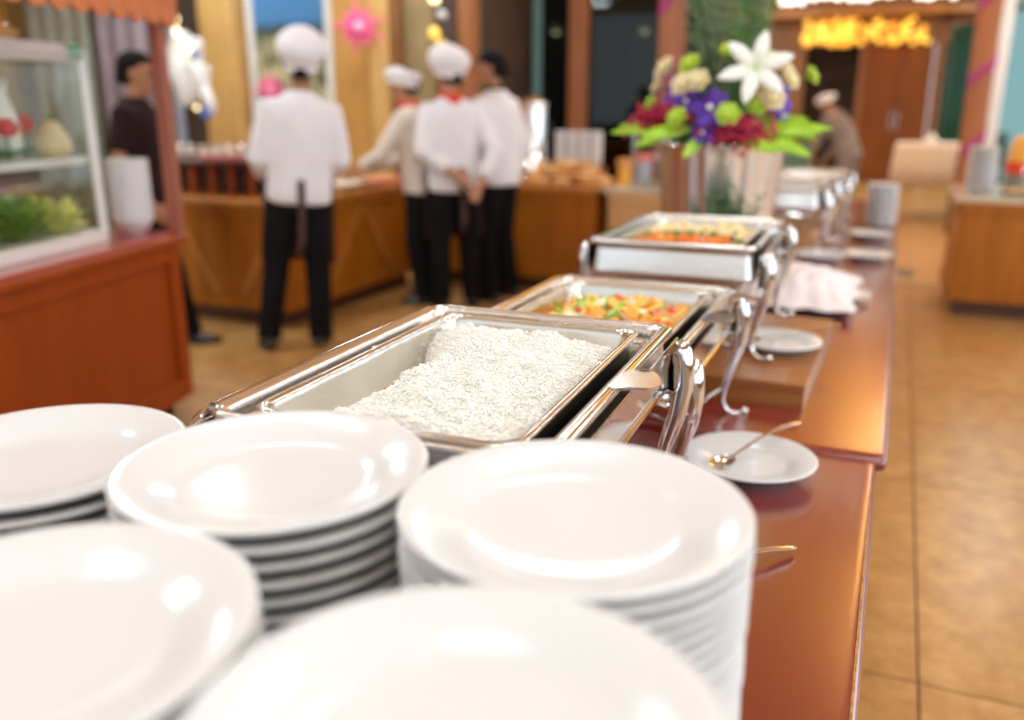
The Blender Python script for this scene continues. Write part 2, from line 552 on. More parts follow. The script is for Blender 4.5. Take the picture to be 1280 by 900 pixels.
for (x, y) in ADDED_TROUGHS:  # made-up trough bodies for the added ceiling uplights, out of frame
    t = thing('added_uplight_trough', 'made-up out-of-frame trough uplight added to warm the ceiling, %s the buffet axis' % ('left of' if x < 0 else 'right of'), 'ceiling lamp', (x, y, 3.01))
    MB().loft([[(-0.10, yy, 0.06), (-0.085, yy, 0.06), (-0.07, yy, 0.012), (0.07, yy, 0.012), (0.085, yy, 0.06), (0.10, yy, 0.06), (0.08, yy, 0.0), (-0.08, yy, 0.0)] for yy in (-2.6, 2.6)]).build('housing', 'wood_strip', t, smooth=False)
    for yy in (-2.4, 0, 2.4):
        MB().tube([(0, yy, 0.012), (0, yy, CEIL - 3.01)], 0.006, 6).build('hanger', 'chrome', t)

# left part of the back wall (panelled, with picture) at Y = 8
struct(MB().span(-10, -3.85, 8.06, 8.2, 0, CEIL).build('wall_left', 'olive_panel', smooth=False))
struct(MB().span(-3.98, -3.85, 8.2, 9.6, 0, CEIL).build('wall_return', 'dark_wall', smooth=False))
def trim(n, x0, x1, y0, y1, z0, z1, m, bevel=0.01):
    return struct(MB().span(x0, x1, y0, y1, z0, z1).build('trim_%d' % n, m, smooth=False, bevel=bevel))
trim(1, -6.95, -6.50, 7.80, 8.06, 0, CEIL, 'ochre_light', 0.03)
trim(2, -5.40, -4.98, 7.98, 8.06, 0, CEIL, 'ochre')
trim(3, -4.95, -4.72, 7.94, 8.06, 0, CEIL, 'ochre_light')
trim(4, -4.70, -4.60, 7.96, 8.06, 0, CEIL, 'wall_brown')
trim(5, -4.42, -4.22, 7.96, 8.06, 0, CEIL, 'olive_panel')
trim(6, -4.20, -3.99, 7.99, 8.06, 0, CEIL, 'dark_wall')
trim(7, -3.96, -3.80, 7.94, 8.06, 0, CEIL, 'wood_column')
trim(8, -7.40, -7.05, 7.98, 8.06, 0, CEIL, 'dark_wall')
trim(9, -7.52, -7.42, 7.96, 8.06, 0, CEIL, 'blue_grey')

# picture on the wall
pt = thing('wall_picture', 'large framed seascape print with pale bushes hanging on the panelled wall', 'picture', (-5.93, 8.04, 0))
fr = MB()
for (x0, x1, z0, z1) in ((-0.53, -0.45, 1.0, 3.2), (0.45, 0.53, 1.0, 3.2), (-0.45, 0.45, 1.0, 1.08), (-0.45, 0.45, 3.12, 3.2)):
    fr.span(x0, x1, -0.06, 0.0, z0, z1)
fr.build('frame', 'white_frame', pt, smooth=False)
MB().span(-0.45, 0.45, -0.03, -0.005, 1.08, 3.12).build('print', 'seascape', pt, smooth=False)

# dark glazed wall at Y = 9.5, brown mullions
wd = MB().span(-3.85, -2.0, 9.85, 9.95, 0, CEIL).build('wall_back', 'dark_tint', smooth=False)
struct(wd)
for n, (x0, x1) in enumerate(((-3.85, -3.36), (-3.17, -2.32))):
    w = MB().span(x0, x1, 9.50, 9.52, 0.35, 3.4).build('window_%d' % (n + 1), 'dark_glass', smooth=False)
    struct(w)
    MB().span(x0, x1, 9.46, 9.56, 0.0, 0.35).build('window_sill', 'wood_column', w, smooth=False)
    MB().span(x0, x1, 9.46, 9.56, 3.4, CEIL).build('window_head', 'white_frame', w, smooth=False)
trim(10, -3.37, -3.16, 9.40, 9.60, 0, CEIL, 'wood_column', 0.02)
trim(11, -2.33, -2.15, 9.38, 9.62, 0, CEIL, 'wood_column', 0.02)
struct(MB().span(-2.80, -2.52, 9.80, 9.85, 0.3, 2.05).build('window_panel', 'teal_panel', smooth=False))
# far wall at Y = 18: wood lintel, dark doorway, wooden door, windows
fw = MB()
fw.span(-6, -1.78, 18.0, 18.2, 0, CEIL)
fw.span(-1.78, 0.62, 18.0, 18.2, 2.42, CEIL)
fw.span(0.42, 0.52, 18.0, 18.2, 0, 2.42)
fw.span(1.22, 1.36, 18.0, 18.2, 0, CEIL)
fw.span(0.52, 1.22, 18.0, 18.2, 2.75, CEIL)
fw.span(0.52, 1.22, 18.0, 18.2, 0, 0.5)
struct(fw.build('wall_far', 'wall_brown', smooth=False))
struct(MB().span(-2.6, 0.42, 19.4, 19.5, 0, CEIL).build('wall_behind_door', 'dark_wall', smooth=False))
dr = thing('door_1', 'brown wooden double door leaf beside the dark doorway', 'door', (0, 17.95, 0))
dr['kind'] = 'structure'
MB().span(-0.72, -0.15, 0.0, 0.06, 0.02, 2.40).build('door_leaf', 'wood_door', dr, smooth=False, bevel=0.01)
MB().span(-0.14, 0.40, 0.0, 0.06, 0.02, 2.40).build('door_leaf', 'wood_door', dr, smooth=False, bevel=0.01)
MB().span(-0.82, -0.73, -0.03, 0.10, 0.0, 2.42).build('door_frame', 'wood_column', dr, smooth=False, bevel=0.01)
for dx in (-0.19, -0.09):
    MB().tube([(dx, -0.05, 0.95), (dx, -0.05, 1.25)], 0.012).build('door_handle', 'chrome', dr)
w3 = struct(MB().span(0.52, 1.22, 18.05, 18.08, 0.5, 2.75).build('window_3', 'teal_glass', smooth=False))
for (x0, x1, z0, z1) in ((0.50, 0.56, 0.5, 2.75), (1.18, 1.24, 0.5, 2.75), (0.5, 1.24, 0.45, 0.52), (0.5, 1.24, 2.72, 2.78)):
    MB().span(x0, x1, 17.97, 18.1, z0, z1).build('window_frame', 'wood_column', w3, smooth=False)
struct(MB().span(-3.6, 3.6, 17.6, 17.95, 2.90, 2.98).build('trim_12', 'wood_strip', smooth=False))

# glazed partition beyond the right-hand counter
w4 = struct(MB().span(0.98, 3.6, 11.3, 11.33, 0.5, 3.2).build('window_4', 'pale_glass', smooth=False))
for (x0, x1, z0, z1) in ((0.86, 0.97, 0.0, 3.3), (2.2, 2.3, 0.4, 3.3), (0.86, 3.6, 0.4, 0.52), (0.86, 3.6, 3.2, 3.32)):
    MB().span(x0, x1, 11.24, 11.38, z0, z1).build('window_frame', 'white_frame', w4, smooth=False)
MB().span(0.86, 3.6, 11.24, 11.38, 0.0, 0.4).build('window_base', 'wood_column', w4, smooth=False)

# right wall with tall daylight windows (out of frame)
wr = MB().span(4.6, 4.8, -4.5, 18.0, 0, 0.5).span(4.6, 4.8, -4.5, 18.0, 3.1, CEIL)
for y in (-4.4, -1.0, 2.4, 5.8, 9.2, 12.6, 16.0, 17.9):
    wr.span(4.6, 4.8, y - 0.1, y + 0.1, 0.5, 3.1)
struct(wr.build('wall_right', 'wall_brown', smooth=False))
struct(MB().span(-10.1, -10, -4.5, 8.2, 0, CEIL).build('wall_side', 'ochre', smooth=False))

# ------------------------------------------------------------------ buffet tables
TZ = 0.74
def buffet_table(label, x0, x1, y0, y1, z, edge_gold):
    t = thing('buffet_table', label, 'table', ((x0 + x1) / 2, (y0 + y1) / 2, 0))
    hx, hy = (x1 - x0) / 2, (y1 - y0) / 2
    th = 0.032
    rings = []
    for (o, zz) in ((-0.010, z - th), (-0.003, z - th + 0.003), (0.0, z - th * 0.6), (0.0, z - th * 0.4), (-0.003, z - 0.004), (-0.009, z - 0.0008), (-0.012, z)):
        rings.append(rrect(hx + o, hy + o, 0.012, zz, 3))
    MB().loft(rings).build('table_top', 'table_red', t, angle=60)
    MB().span(hx - 0.0095, hx - 0.0065, -hy + 0.02, hy - 0.02, z - 0.004, z + 0.0006).build('edge_strip', edge_gold, t, smooth=False)
    MB().span(-hx + 0.10, hx - 0.10, -hy + 0.06, hy - 0.06, 0.10, z - th).build('body', 'wood_red', t, smooth=False)
    MB().span(-hx + 0.14, hx - 0.14, -hy + 0.10, hy - 0.10, 0.0, 0.10).build('plinth', 'wood_dark', t, smooth=False)
    return t
buffet_table('red lacquered buffet table carrying the stacks of dinner plates', -1.12, 0.028, -0.35, 1.672, TZ, 'edge_gold')
TZ2 = TZ + 0.006
buffet_table('long red lacquered buffet table carrying the flower bowl and far chafing dishes', -1.12, 0.045, 1.676, 6.6, TZ2, 'table_edge')

def riser(label, x0, x1, y0, y1, z0, h, rz=0.0):
    t = thing('wooden_riser', label, 'riser', ((x0 + x1) / 2, (y0 + y1) / 2, z0), rz)
    hx, hy = (x1 - x0) / 2, (y1 - y0) / 2
    MB().span(-hx, hx, -hy, hy, h - 0.014, h).build('top_board', 'riser_wood', t, smooth=False, bevel=0.0015)
    for sy in (-1, 1):
        MB().span(-hx + 0.001, hx - 0.001, sy * (hy - 0.001), sy * (hy - 0.015), 0, h - 0.0142).build('side_board', 'riser_wood', t, smooth=False)
    for sx in (-1, 1):
        MB().span(sx * (hx - 0.001), sx * (hx - 0.015), -hy + 0.016, hy - 0.016, 0, h - 0.0142).build('side_board', 'riser_wood', t, smooth=False)
    return t
riser('low wooden riser block under the rice dish', -0.655, -0.275, 0.70, 1.225, TZ, 0.06)
riser('low wooden riser block with visible front board under the carrot dish', -0.68, -0.122, 1.90, 2.56, TZ2, 0.056, R(-1))

# ------------------------------------------------------------------ dinner plates in stacks
def plate_profile(r, h, well, th=0.0045, foot=0.55):
    """closed lathe profile from the centre of the top face round to the centre underneath"""
    k = r / 0.136
    top = [(0.0, th + 0.003), (well * 0.6, th + 0.003), (well * 0.88, th + 0.0033), (well * 0.97, th + 0.0048), (well * 1.05, th + 0.0078), (well * 1.13, th + 0.0106),
           (r * 0.90, h * 0.93), (r * 0.965, h * 0.985), (r * 0.99, h), (r, h - 0.0012), (r * 1.001, h - 0.003), (r * 0.994, h - 0.0048), (r * 0.97, h - 0.0055)]
    bot = [(r * 0.90, h * 0.93 - 0.005), (well * 1.13, th + 0.0056), (well * 1.05, 0.0060), (well * 0.96, 0.001), (well * 0.92, 0.0), (well * 0.86, 0.0), (well * 0.82, 0.003), (0.0, 0.003)]
    return top + bot
PLATE_H = 0.024
plate_me = MB().lathe(plate_profile(0.1285, PLATE_H, 0.083), 72).mesh('dinner_plate', 'porcelain', angle=0)
ORD = ['second', 'third', 'fourth', 'fifth', 'sixth', 'seventh', 'eighth', 'ninth', 'tenth', 'eleventh', 'twelfth', 'thirteenth', 'fourteenth', 'fifteenth', 'sixteenth', 'seventeenth',
       'eighteenth', 'nineteenth', 'twentieth'] + ['twenty-' + w for w in ('first', 'second', 'third', 'fourth', 'fifth', 'sixth', 'seventh', 'eighth', 'ninth')] + ['thirtieth'] + \
      ['thirty-' + w for w in ('first', 'second', 'third', 'fourth', 'fifth', 'sixth', 'seventh', 'eighth', 'ninth')]
def plate_stack(cx, cy, ztop, step, top_label, under_label, group, seed):
    rr = random.Random(seed)
    n = int((ztop - PLATE_H - TZ) / step) + 1
    step = (ztop - PLATE_H - TZ - 0.0003) / (n - 1)
    for i in range(n):
        o = bpy.data.objects.new('dinner_plate', plate_me)
        COL.objects.link(o)
        j = 0.0010 if i < n - 1 else 0
        o.location = (cx + rr.uniform(-j, j), cy + rr.uniform(-j, j), TZ + 0.0003 + i * step)
        o.rotation_euler = (0, 0, rr.uniform(0, 6))
        tag(o, top_label if i == n - 1 else '%s plate from the top of the %s' % (ORD[n - i - 2], under_label), 'plate', group)
plate_stack(-0.190, 0.559, 1.1003, 0.0102, 'topmost white dinner plate of the tall stack beside the rice dish handle',
            'white dinner plate stack beside the rice dish handle', 'plates in the stack by the table edge', 1)
plate_stack(-0.4508, 0.548, 1.0946, 0.0140, 'topmost white dinner plate of the stack just in front of the rice pan',
            'white dinner plate stack just before the rice pan', 'plates in the stack before the rice pan', 2)
plate_stack(-0.6974, 0.5226, 1.0757, 0.0140, 'topmost white dinner plate of the stack nearest the wooden food cart',
            'white dinner plate stack nearest the food cart', 'plates in the stack nearest the food cart', 3)
plate_stack(-0.4205, 0.2863, 1.1012, 0.0120, 'topmost white dinner plate of the stack in the lower left corner',
            'white dinner plate stack in the lower left corner', 'plates in the lower left stack', 4)
plate_stack(-0.157, 0.3005, 1.106, 0.0104, 'topmost white dinner plate of the closest stack at the bottom edge',
            'white dinner plate stack closest at the bottom edge', 'plates in the closest stack', 5)

# ------------------------------------------------------------------ chafing dishes
PX, PY = 0.156, 0.248       # food pan half sizes
WX, WY = 0.189, 0.276        # water pan rim half sizes
RIMZ = 0.27
def chafing_dish(label, loc, rz=0.0, scale=1.0):
    t = thing('chafing_dish', label, 'chafing dish', loc, rz, 'chafing dishes on the buffet', scale)
    # water pan with a rolled lip and an inner ledge
    prof = [(0.045, 0.160), (0.012, 0.178), (-0.003, 0.190), (-0.004, 0.194), (-0.0035, 0.198), (0.0026, 0.2465), (0.003, 0.250), (0.001, 0.258), (-0.001, 0.264), (0.0, 0.269), (0.003, 0.272), (0.008, 0.270), (0.011, 0.264),
            (0.014, 0.250), (0.020, 0.247), (0.026, 0.246), (0.029, 0.240), (0.034, 0.200), (0.042, 0.175)]
    MB().loft([rrect(WX - o, WY - o, max(0.024 - o * 0.35, 0.008), z, 6) for o, z in prof]).build('water_pan', 'steel', t, angle=50)
    # food pan with flange
    prof = [(0.016, 0.205), (0.010, 0.212), (0.0095, 0.258), (0.000, 0.2625), (-0.0005, 0.266), (0.002, 0.2685), (0.008, 0.2685), (0.0105, 0.266), (0.0125, 0.255), (0.019, 0.218), (0.024, 0.212), (0.034, 0.210)]
    MB().loft([rrect(PX - o, PY - o, max(0.030 - o * 0.4, 0.012), z, 7) for o, z in prof]).build('food_pan', 'pan_steel', t, angle=60)
    SX, SY = 0.204, 0.277
    # stand: side plates with an arched lower edge and front/back rails
    for sx in (-1, 1):
        n = 18
        vs_o, vs_i = [], []
        for i in range(n + 1):
            y = -SY + 2 * SY * i / n
            u = abs(y) / SY
            zb = 0.205 - 0.045 * max(0, (u - 0.55) / 0.45) ** 1.6
            vs_o.append((y, zb))
        m = MB()
        top = 0.253
        for xx in (sx * SX, sx * (SX - 0.0035)):
            m.v += [(xx, y, zb) for y, zb in vs_o] + [(xx, y, top) for y, zb in vs_o]
        k = n + 1
        for i in range(n):
            a, b, c, d = i, i + 1, k + i + 1, k + i
            m.f += [(a, b, c, d), (2 * k + d, 2 * k + c, 2 * k + b, 2 * k + a), (d, c, 2 * k + c, 2 * k + d), (b, a, 2 * k + a, 2 * k + b)]
        m.f += [(0, k, 3 * k, 2 * k), (n, 2 * k + n, 3 * k + n, k + n)]
        m.build('side_plate', 'chrome', t, angle=30)
        MB().tube([(sx * (SX + 0.0015), y, zb - 0.001) for y, zb in vs_o], 0.0042, 8).build('arch_rim', 'chrome', t)
        # rail along the lip of the water pan
        MB().tube([(sx * (WX + 0.003), -WY + 0.02, 0.266), (sx * (WX + 0.003), WY - 0.02, 0.266)], 0.0065, 10).build('rail', 'chrome', t)
        # flat half-oval tab
        ty = -0.015 if sx > 0 else -0.20
        pts = [(sx * (WX - 0.004), ty - 0.027)]
        for q in range(13):
            a = PI * q / 12
            pts.append((sx * (WX + 0.010 + (0.042 if sx > 0 else 0.022) * math.sin(a) ** 0.8), ty - 0.040 * math.cos(a)))
        pts.append((sx * (WX - 0.004), ty + 0.027))
        if sx < 0:
            pts.reverse()
        tb = MB().prism(pts, 0.268, 0.2715)
        for i2, v in enumerate(tb.v):
            q = (abs(v[0]) - WX) / 0.05
            tb.v[i2] = (v[0], v[1], v[2] + (0.006 if sx > 0 else -0.012) * math.sin(max(0, q) * PI * 0.9))
        tb.build('lid_tab', 'tab_steel', t, angle=40)
    for sy in (-1, 1):
        MB().tube([(-SX + 0.004 + 2 * (SX - 0.004) * i / 12, sy * (SY - 0.018), 0.172 - 0.022 * abs(i / 6 - 1) ** 2) for i in range(13)], 0.0055, 8).build('end_rail', 'chrome', t)
    # four cabriole legs, each with a curled foot and ball tip
    for sx in (-1, 1):
        for sy in (-1, 1):
            bx, by = sx * (SX + 0.004), sy * (SY - 0.036)
            path = [(0.000, 0.248, 0.0165), (0.007, 0.242, 0.0178), (0.011, 0.220, 0.0180), (0.012, 0.190, 0.0176), (0.006, 0.150, 0.0155), (-0.006, 0.105, 0.0122), (-0.016, 0.062, 0.0090),
                    (-0.018, 0.036, 0.0068), (-0.010, 0.016, 0.0062), (0.004, 0.0075, 0.0058), (0.018, 0.0075, 0.0056), (0.026, 0.013, 0.0056)]
            lg = MB().tube([(bx + sx * o, by + sy * o * 0.35, z) for o, z, r in path], [r for o, z, r in path], 12, flat=0.9)
            lo = lg.build('leg', 'chrome', t, angle=60)
            MB().ball((bx + sx * 0.028, by + sy * 0.010, 0.0125), 0.0085, 10, 7).build('foot_ball', 'chrome', lo)
    for sx in (-1, 1):
        pts = []
        for i in range(13):
            u = i / 12
            pts.append((sx * (SX - 0.012 - 0.05 * math.sin(PI * u)), (-SY + 0.03) + 2 * (SY - 0.03) * u, 0.050 + 0.012 * math.cos(2 * PI * u)))
        MB().tube(pts, 0.0036, 8).build('brace', 'chrome', t)
    return t
D1 = (-0.462, 0.957, TZ + 0.06)
D2 = (-0.476, 1.572, TZ)
D3 = (-0.462, 2.285, TZ2 + 0.056)
D4 = (-0.49, 4.20, TZ2)
D5 = (-0.44, 5.22, TZ2)
A1, A2, A3 = R(1.5), R(0.4), R(0.6)
chafing_dish('stainless steel chafing dish filled with white rice', D1, A1)
chafing_dish('stainless steel chafing dish of mixed stir-fried vegetables standing directly on the table', D2, A2)
chafing_dish('stainless steel chafing dish of carrots and pale vegetables on a riser', D3, A3)
chafing_dish('stainless steel chafing dish of brown food just behind the flower bowl', D4, R(0), 1.12)
chafing_dish('stainless steel chafing dish farthest along the buffet before the small plate stack', D5, R(0))

def in_dish(D, a, p, s=1.0):
    c, sn = math.cos(a), math.sin(a)
    return Vector((D[0] + s * (p[0] * c - p[1] * sn), D[1] + s * (p[0] * sn + p[1] * c), D[2] + s * p[2]))

# rice: a lumpy heap plus grains, one uncountable mass
def fbm(x, y, s, seed=0.0):
    return noise.fractal(Vector((x * s, y * s, seed)), 0.9, 2.1, 4)
def rice_h(x, y):
    # pan floor at 0.210, rim at 0.2685
    edge_l = -0.118 + 0.022 * math.sin(y * 14 + 1.0) + 0.018 * fbm(x, y, 16, 3.1) + max(0, (0.12 - y)) * 0.10 - 0.045 * max(0, (y - 0.0) / 0.2)
    l = (x - edge_l) / 0.055
    r = (0.140 - x) / 0.014
    b = (0.230 - 0.010 * fbm(x, y, 30, 7.0) - y) / 0.050
    f = (y + 0.231) / 0.020
    k = 1.0
    for q in (l, r, b, f):
        q = max(0.0, min(1.0, q))
        k *= q * (2 - q)
    dome = 0.047 + 0.012 * math.exp(-((x - 0.0) ** 2 / 0.012 + (y - 0.04) ** 2 / 0.04)) - 0.010 * max(0, (x - 0.05) / 0.1)
    dome += 0.0085 * fbm(x, y, 22, 0.3) + 0.0040 * fbm(x, y, 65, 5.3)
    return 0.2105 + k * dome
def make_rice():
    m = MB()
    nx, ny = 60, 96
    x0, x1, y0, y1 = -0.142, 0.142, -0.2325, 0.2325
    for j in range(ny + 1):
        for i in range(nx + 1):
            x, y = x0 + (x1 - x0) * i / nx, y0 + (y1 - y0) * j / ny
            m.v.append((x, y, rice_h(x, y) - 0.0010))
    w = nx + 1
    for j in range(ny):
        for i in range(nx):
            a = j * w + i
            zs = [m.v[q][2] for q in (a, a + 1, a + w, a + w + 1)]
            if max(zs) > 0.2125:
                m.f.append((a, a + 1, a + w + 1, a + w))
    rr = random.Random(3)
    base = [(1, 0, 0), (0.45, 1, 0), (0.45, -0.5, 0.87), (0.45, -0.5, -0.87), (-0.45, 1, 0), (-0.45, -0.5, 0.87), (-0.45, -0.5, -0.87), (-1, 0, 0)]
    fs = [(0, 1, 2), (0, 2, 3), (0, 3, 1), (1, 4, 5, 2), (2, 5, 6, 3), (3, 6, 4, 1), (7, 5, 4), (7, 6, 5), (7, 4, 6)]
    n = 0
    while n < 15500:
        x, y = rr.uniform(x0, x1), rr.uniform(y0, y1)
        h = rice_h(x, y)
        if h < 0.2135:
            continue
        n += 1
        L, W = rr.uniform(0.0034, 0.0047), rr.uniform(0.0011, 0.00135)
        M = Matrix.Rotation(rr.uniform(0, 2 * PI), 3, 'Z') @ Matrix.Rotation(rr.gauss(0, 0.42), 3, 'Y') @ Matrix.Rotation(rr.uniform(0, 6), 3, 'X')
        c = Vector((x, y, h + rr.uniform(-0.0016, 0.0014)))
        m.add([c + M @ Vector((p[0] * L, p[1] * W, p[2] * W)) for p in base], fs)
    # a few strays on the rim
    for (x, y, z) in ((-0.168, -0.02, 0.250), (-0.150, 0.01, 0.2695), (-0.171, -0.10, 0.249), (0.149, 0.05, 0.2695)):
        for q in range(3):
            M = Matrix.Rotation(rr.uniform(0, 6), 3, 'Z')
            m.add([Vector((x, y + q * 0.002, z + 0.001)) + M @ Vector((p[0] * 0.0036, p[1] * 0.001, p[2] * 0.001)) for p in base], fs)
    o = m.build('steamed_rice', 'rice', None, angle=0)
    o.location = D1
    o.rotation_euler = (0, 0, A1)
    return tag(o, 'heap of steamed white rice in the nearest steel pan', 'rice', kind='stuff')
make_rice()

# chopped vegetables
def chunk_mesh(name, m, kind, seed):
    rr = random.Random(seed)
    b = MB()
    if kind == 'slice':      # curved slice
        pts, n = [], 6
        bend = rr.uniform(0.5, 1.3)
        for i in range(n):
            a = (i / (n - 1) - 0.5) * bend * 2
            pts.append((0.016 * math.sin(a) / bend, 0.010 * (1 - math.cos(a)), rr.uniform(-0.001, 0.001)))
        b.tube(pts, [0.003, 0.005, 0.006, 0.006, 0.005, 0.003], 6, flat=rr.uniform(0.6, 1.0))
    elif kind == 'cube':
        b.ball((0, 0, 0), (0.011, 0.009, 0.007), 8, 6)
        b.v = [tuple(math.copysign(abs(c / s) ** 0.55, c) * s * rr.uniform(0.92, 1.06) for c, s in zip(v, (0.011, 0.009, 0.007))) for v in b.v]
    elif kind == 'stick':
        b.loft([rrect(0.0035 * k, 0.0030 * k, 0.001, z, 2) for k, z in ((0.8, -0.017), (1, -0.014), (1.05, 0.0), (1, 0.014), (0.75, 0.017))])
        b.xform(Matrix.Rotation(PI / 2, 4, 'Y'))
    elif kind == 'leaf':
        n = 6
        for i in range(n + 1):
            u = i / n
            w = 0.008 * math.sin(PI * (0.08 + 0.88 * u)) ** 0.7
            for q in (-1, 0, 1):
                b.v.append((0.034 * (u - 0.5), w * q, 0.004 * math.sin(u * 4 + seed) + (0.0025 if q else 0)))
        top = len(b.v)
        b.v += [(x, y, z - 0.0012) for x, y, z in b.v]
        for i in range(n):
            for q in range(2):
                a = i * 3 + q
                b.f += [(a, a + 3, a + 4, a + 1), (top + a + 1, top + a + 4, top + a + 3, top + a)]
        for i in range(n):
            b.f += [(i * 3, top + i * 3, top + i * 3 + 3, i * 3 + 3), (i * 3 + 2, i * 3 + 5, top + i * 3 + 5, top + i * 3 + 2)]
        b.f += [(0, 1, top + 1, top), (1, 2, top + 2, top + 1), (n * 3, top + n * 3, top + n * 3 + 1, n * 3 + 1), (n * 3 + 1, top + n * 3 + 1, top + n * 3 + 2, n * 3 + 2)]
    elif kind == 'floret':
        b.tube([(0, 0, -0.008), (0, 0, 0.002)], [0.003, 0.004], 6)
        for q in range(6):
            a = q * 1.05
            b.ball((0.006 * math.cos(a), 0.006 * math.sin(a), 0.004), 0.0050, 6, 4)
        b.ball((0, 0, 0.007), 0.006, 6, 4)
    return b.mesh(name, m, angle=50)
def scatter(D, a, spec, hfun, seed):
    """spec: (name, label, group, count, meshes, xrange, yrange, scale)"""
    rr = random.Random(seed)
    for (name, label, cat, group, count, meshes, xr, yr, scl) in spec:
        for q in range(count):
            x, y = rr.uniform(*xr), rr.uniform(*yr)
            o = bpy.data.objects.new(name, meshes[q % len(meshes)])
            COL.objects.link(o)
            s = scl * rr.uniform(0.85, 1.2)
            o.location = in_dish(D, a, (x, y, hfun(x, y) + rr.uniform(0.0, 0.007)))
            o.rotation_euler = (rr.gauss(0, 0.5), rr.gauss(0, 0.5), rr.uniform(0, 2 * PI))
            o.scale = (s, s, s)
            tag(o, label, cat, group)
def bed(name, label, cat, D, a, hfun, m, hx=0.138, hy=0.229):
    b = MB()
    nx, ny = 20, 30
    for j in range(ny + 1):
        for i in range(nx + 1):
            x, y = -hx + 2 * hx * i / nx, -hy + 2 * hy * j / ny
            b.v.append((x, y, hfun(x, y)))
    for j in range(ny):
        for i in range(nx):
            q = j * (nx + 1) + i
            b.f.append((q, q + 1, q + nx + 2, q + nx + 1))
    o = b.build(name, m, angle=0)
    o.location = D
    o.rotation_euler = (0, 0, a)
    return tag(o, label, cat, kind='stuff')
def h2(x, y):
    k = max(0, 1 - (x / 0.145) ** 4) * max(0, 1 - (y / 0.24) ** 6)
    return 0.2125 + k * (0.030 + 0.012 * math.exp(-(x ** 2 / 0.006 + (y - 0.05) ** 2 / 0.012)) + 0.004 * fbm(x, y, 25, 2))
bed('stir_fry_sauce', 'orange sauce and small bits under the stir-fried vegetables', 'sauce', D2, A2, h2, 'sauce')
ORG = [chunk_mesh('pumpkin_slice', 'veg_orange', 'cube', s) for s in (1, 2)] + [chunk_mesh('pumpkin_slice', 'veg_orange', 'slice', 3)]
YEL = [chunk_mesh('squash_slice', 'veg_yellow', 'slice', s) for s in (4, 5)] + [chunk_mesh('squash_slice', 'veg_yellow', 'cube', 6)]
GRN = [chunk_mesh('pepper_strip', 'veg_green', 'slice', s) for s in (7, 8, 9)]
WHT = [chunk_mesh('onion_piece', 'veg_white', 'leaf', s) for s in (10, 11)]
RED = [chunk_mesh('tomato_wedge', 'veg_red', 'slice', s) for s in (12, 13)]
CAR = [chunk_mesh('carrot_stick', 'veg_carrot', 'stick', s) for s in (14, 15)]
BRO = [chunk_mesh('broccoli_floret', 'veg_dark_green', 'floret', s) for s in (16,)] + [chunk_mesh('broccoli_floret', 'veg_dark_green', 'leaf', 17)]
PAL = [chunk_mesh('cauliflower_piece', 'veg_pale', 'cube', s) for s in (18, 19)] + [chunk_mesh('cauliflower_piece', 'veg_pale', 'floret', 20)]
XR, YR = (-0.122, 0.122), (-0.20, 0.205)
G2 = 'vegetables in the stir-fry'
scatter(D2, A2, [
    ('squash_slice', 'pale yellow squash slice in the stir-fry', 'vegetable', G2, 70, YEL, XR, YR, 1.35),
    ('pumpkin_slice', 'orange pumpkin piece in the stir-fry', 'vegetable', G2, 62, ORG, XR, YR, 1.25),
    ('pepper_strip', 'green pepper strip in the stir-fry', 'vegetable', G2, 46, GRN, (-0.10, 0.06), (-0.16, 0.20), 1.4),
    ('onion_piece', 'white onion piece in the stir-fry', 'vegetable', G2, 18, WHT, (-0.10, 0.08), (-0.12, 0.12), 1.2),
    ('tomato_wedge', 'red tomato wedge in the stir-fry', 'vegetable', G2, 20, RED, (-0.08, 0.115), (-0.10, 0.20), 1.2)], h2, 5)
def h3(x, y):
    k = max(0, 1 - (x / 0.146) ** 6) * max(0, 1 - (y / 0.245) ** 8)
    return 0.2125 + k * (0.036 + 0.004 * fbm(x, y, 25, 9))
bed('vegetable_base', 'pale cooked vegetables filling the pan on the riser', 'vegetables', D3, A3, h3, 'veg_pale')
G3 = 'vegetables in the carrot dish'
scatter(D3, A3, [
    ('carrot_stick', 'bright orange carrot stick in the carrot dish', 'vegetable', G3, 110, CAR, (-0.115, 0.130), (-0.20, -0.06), 1.25),
    ('broccoli_floret', 'dark green broccoli bit between carrots and cauliflower', 'vegetable', G3, 34, BRO, (-0.125, 0.130), (-0.06, 0.00), 1.1),
    ('cauliflower_piece', 'pale yellow cauliflower piece behind the broccoli', 'vegetable', G3, 70, PAL, (-0.120, 0.128), (0.00, 0.22), 1.3),
    ('squash_slice', 'yellow squash bit among the carrot sticks', 'vegetable', G3, 10, YEL, (-0.12, 0.12), (-0.18, -0.06), 1.0)], h3, 6)
def h4(x, y):
    return 0.235 + 0.010 * fbm(x, y, 20, 4)
for D, s, lab in ((D4, 1.12, 'brown stewed food filling the dish behind the flower bowl'), (D5, 1.0, 'brown stewed food filling the farthest chafing dish')):
    o = bed('stewed_food', lab, 'food', D, 0, h4, 'food_brown')
    o.scale = (s,) * 3

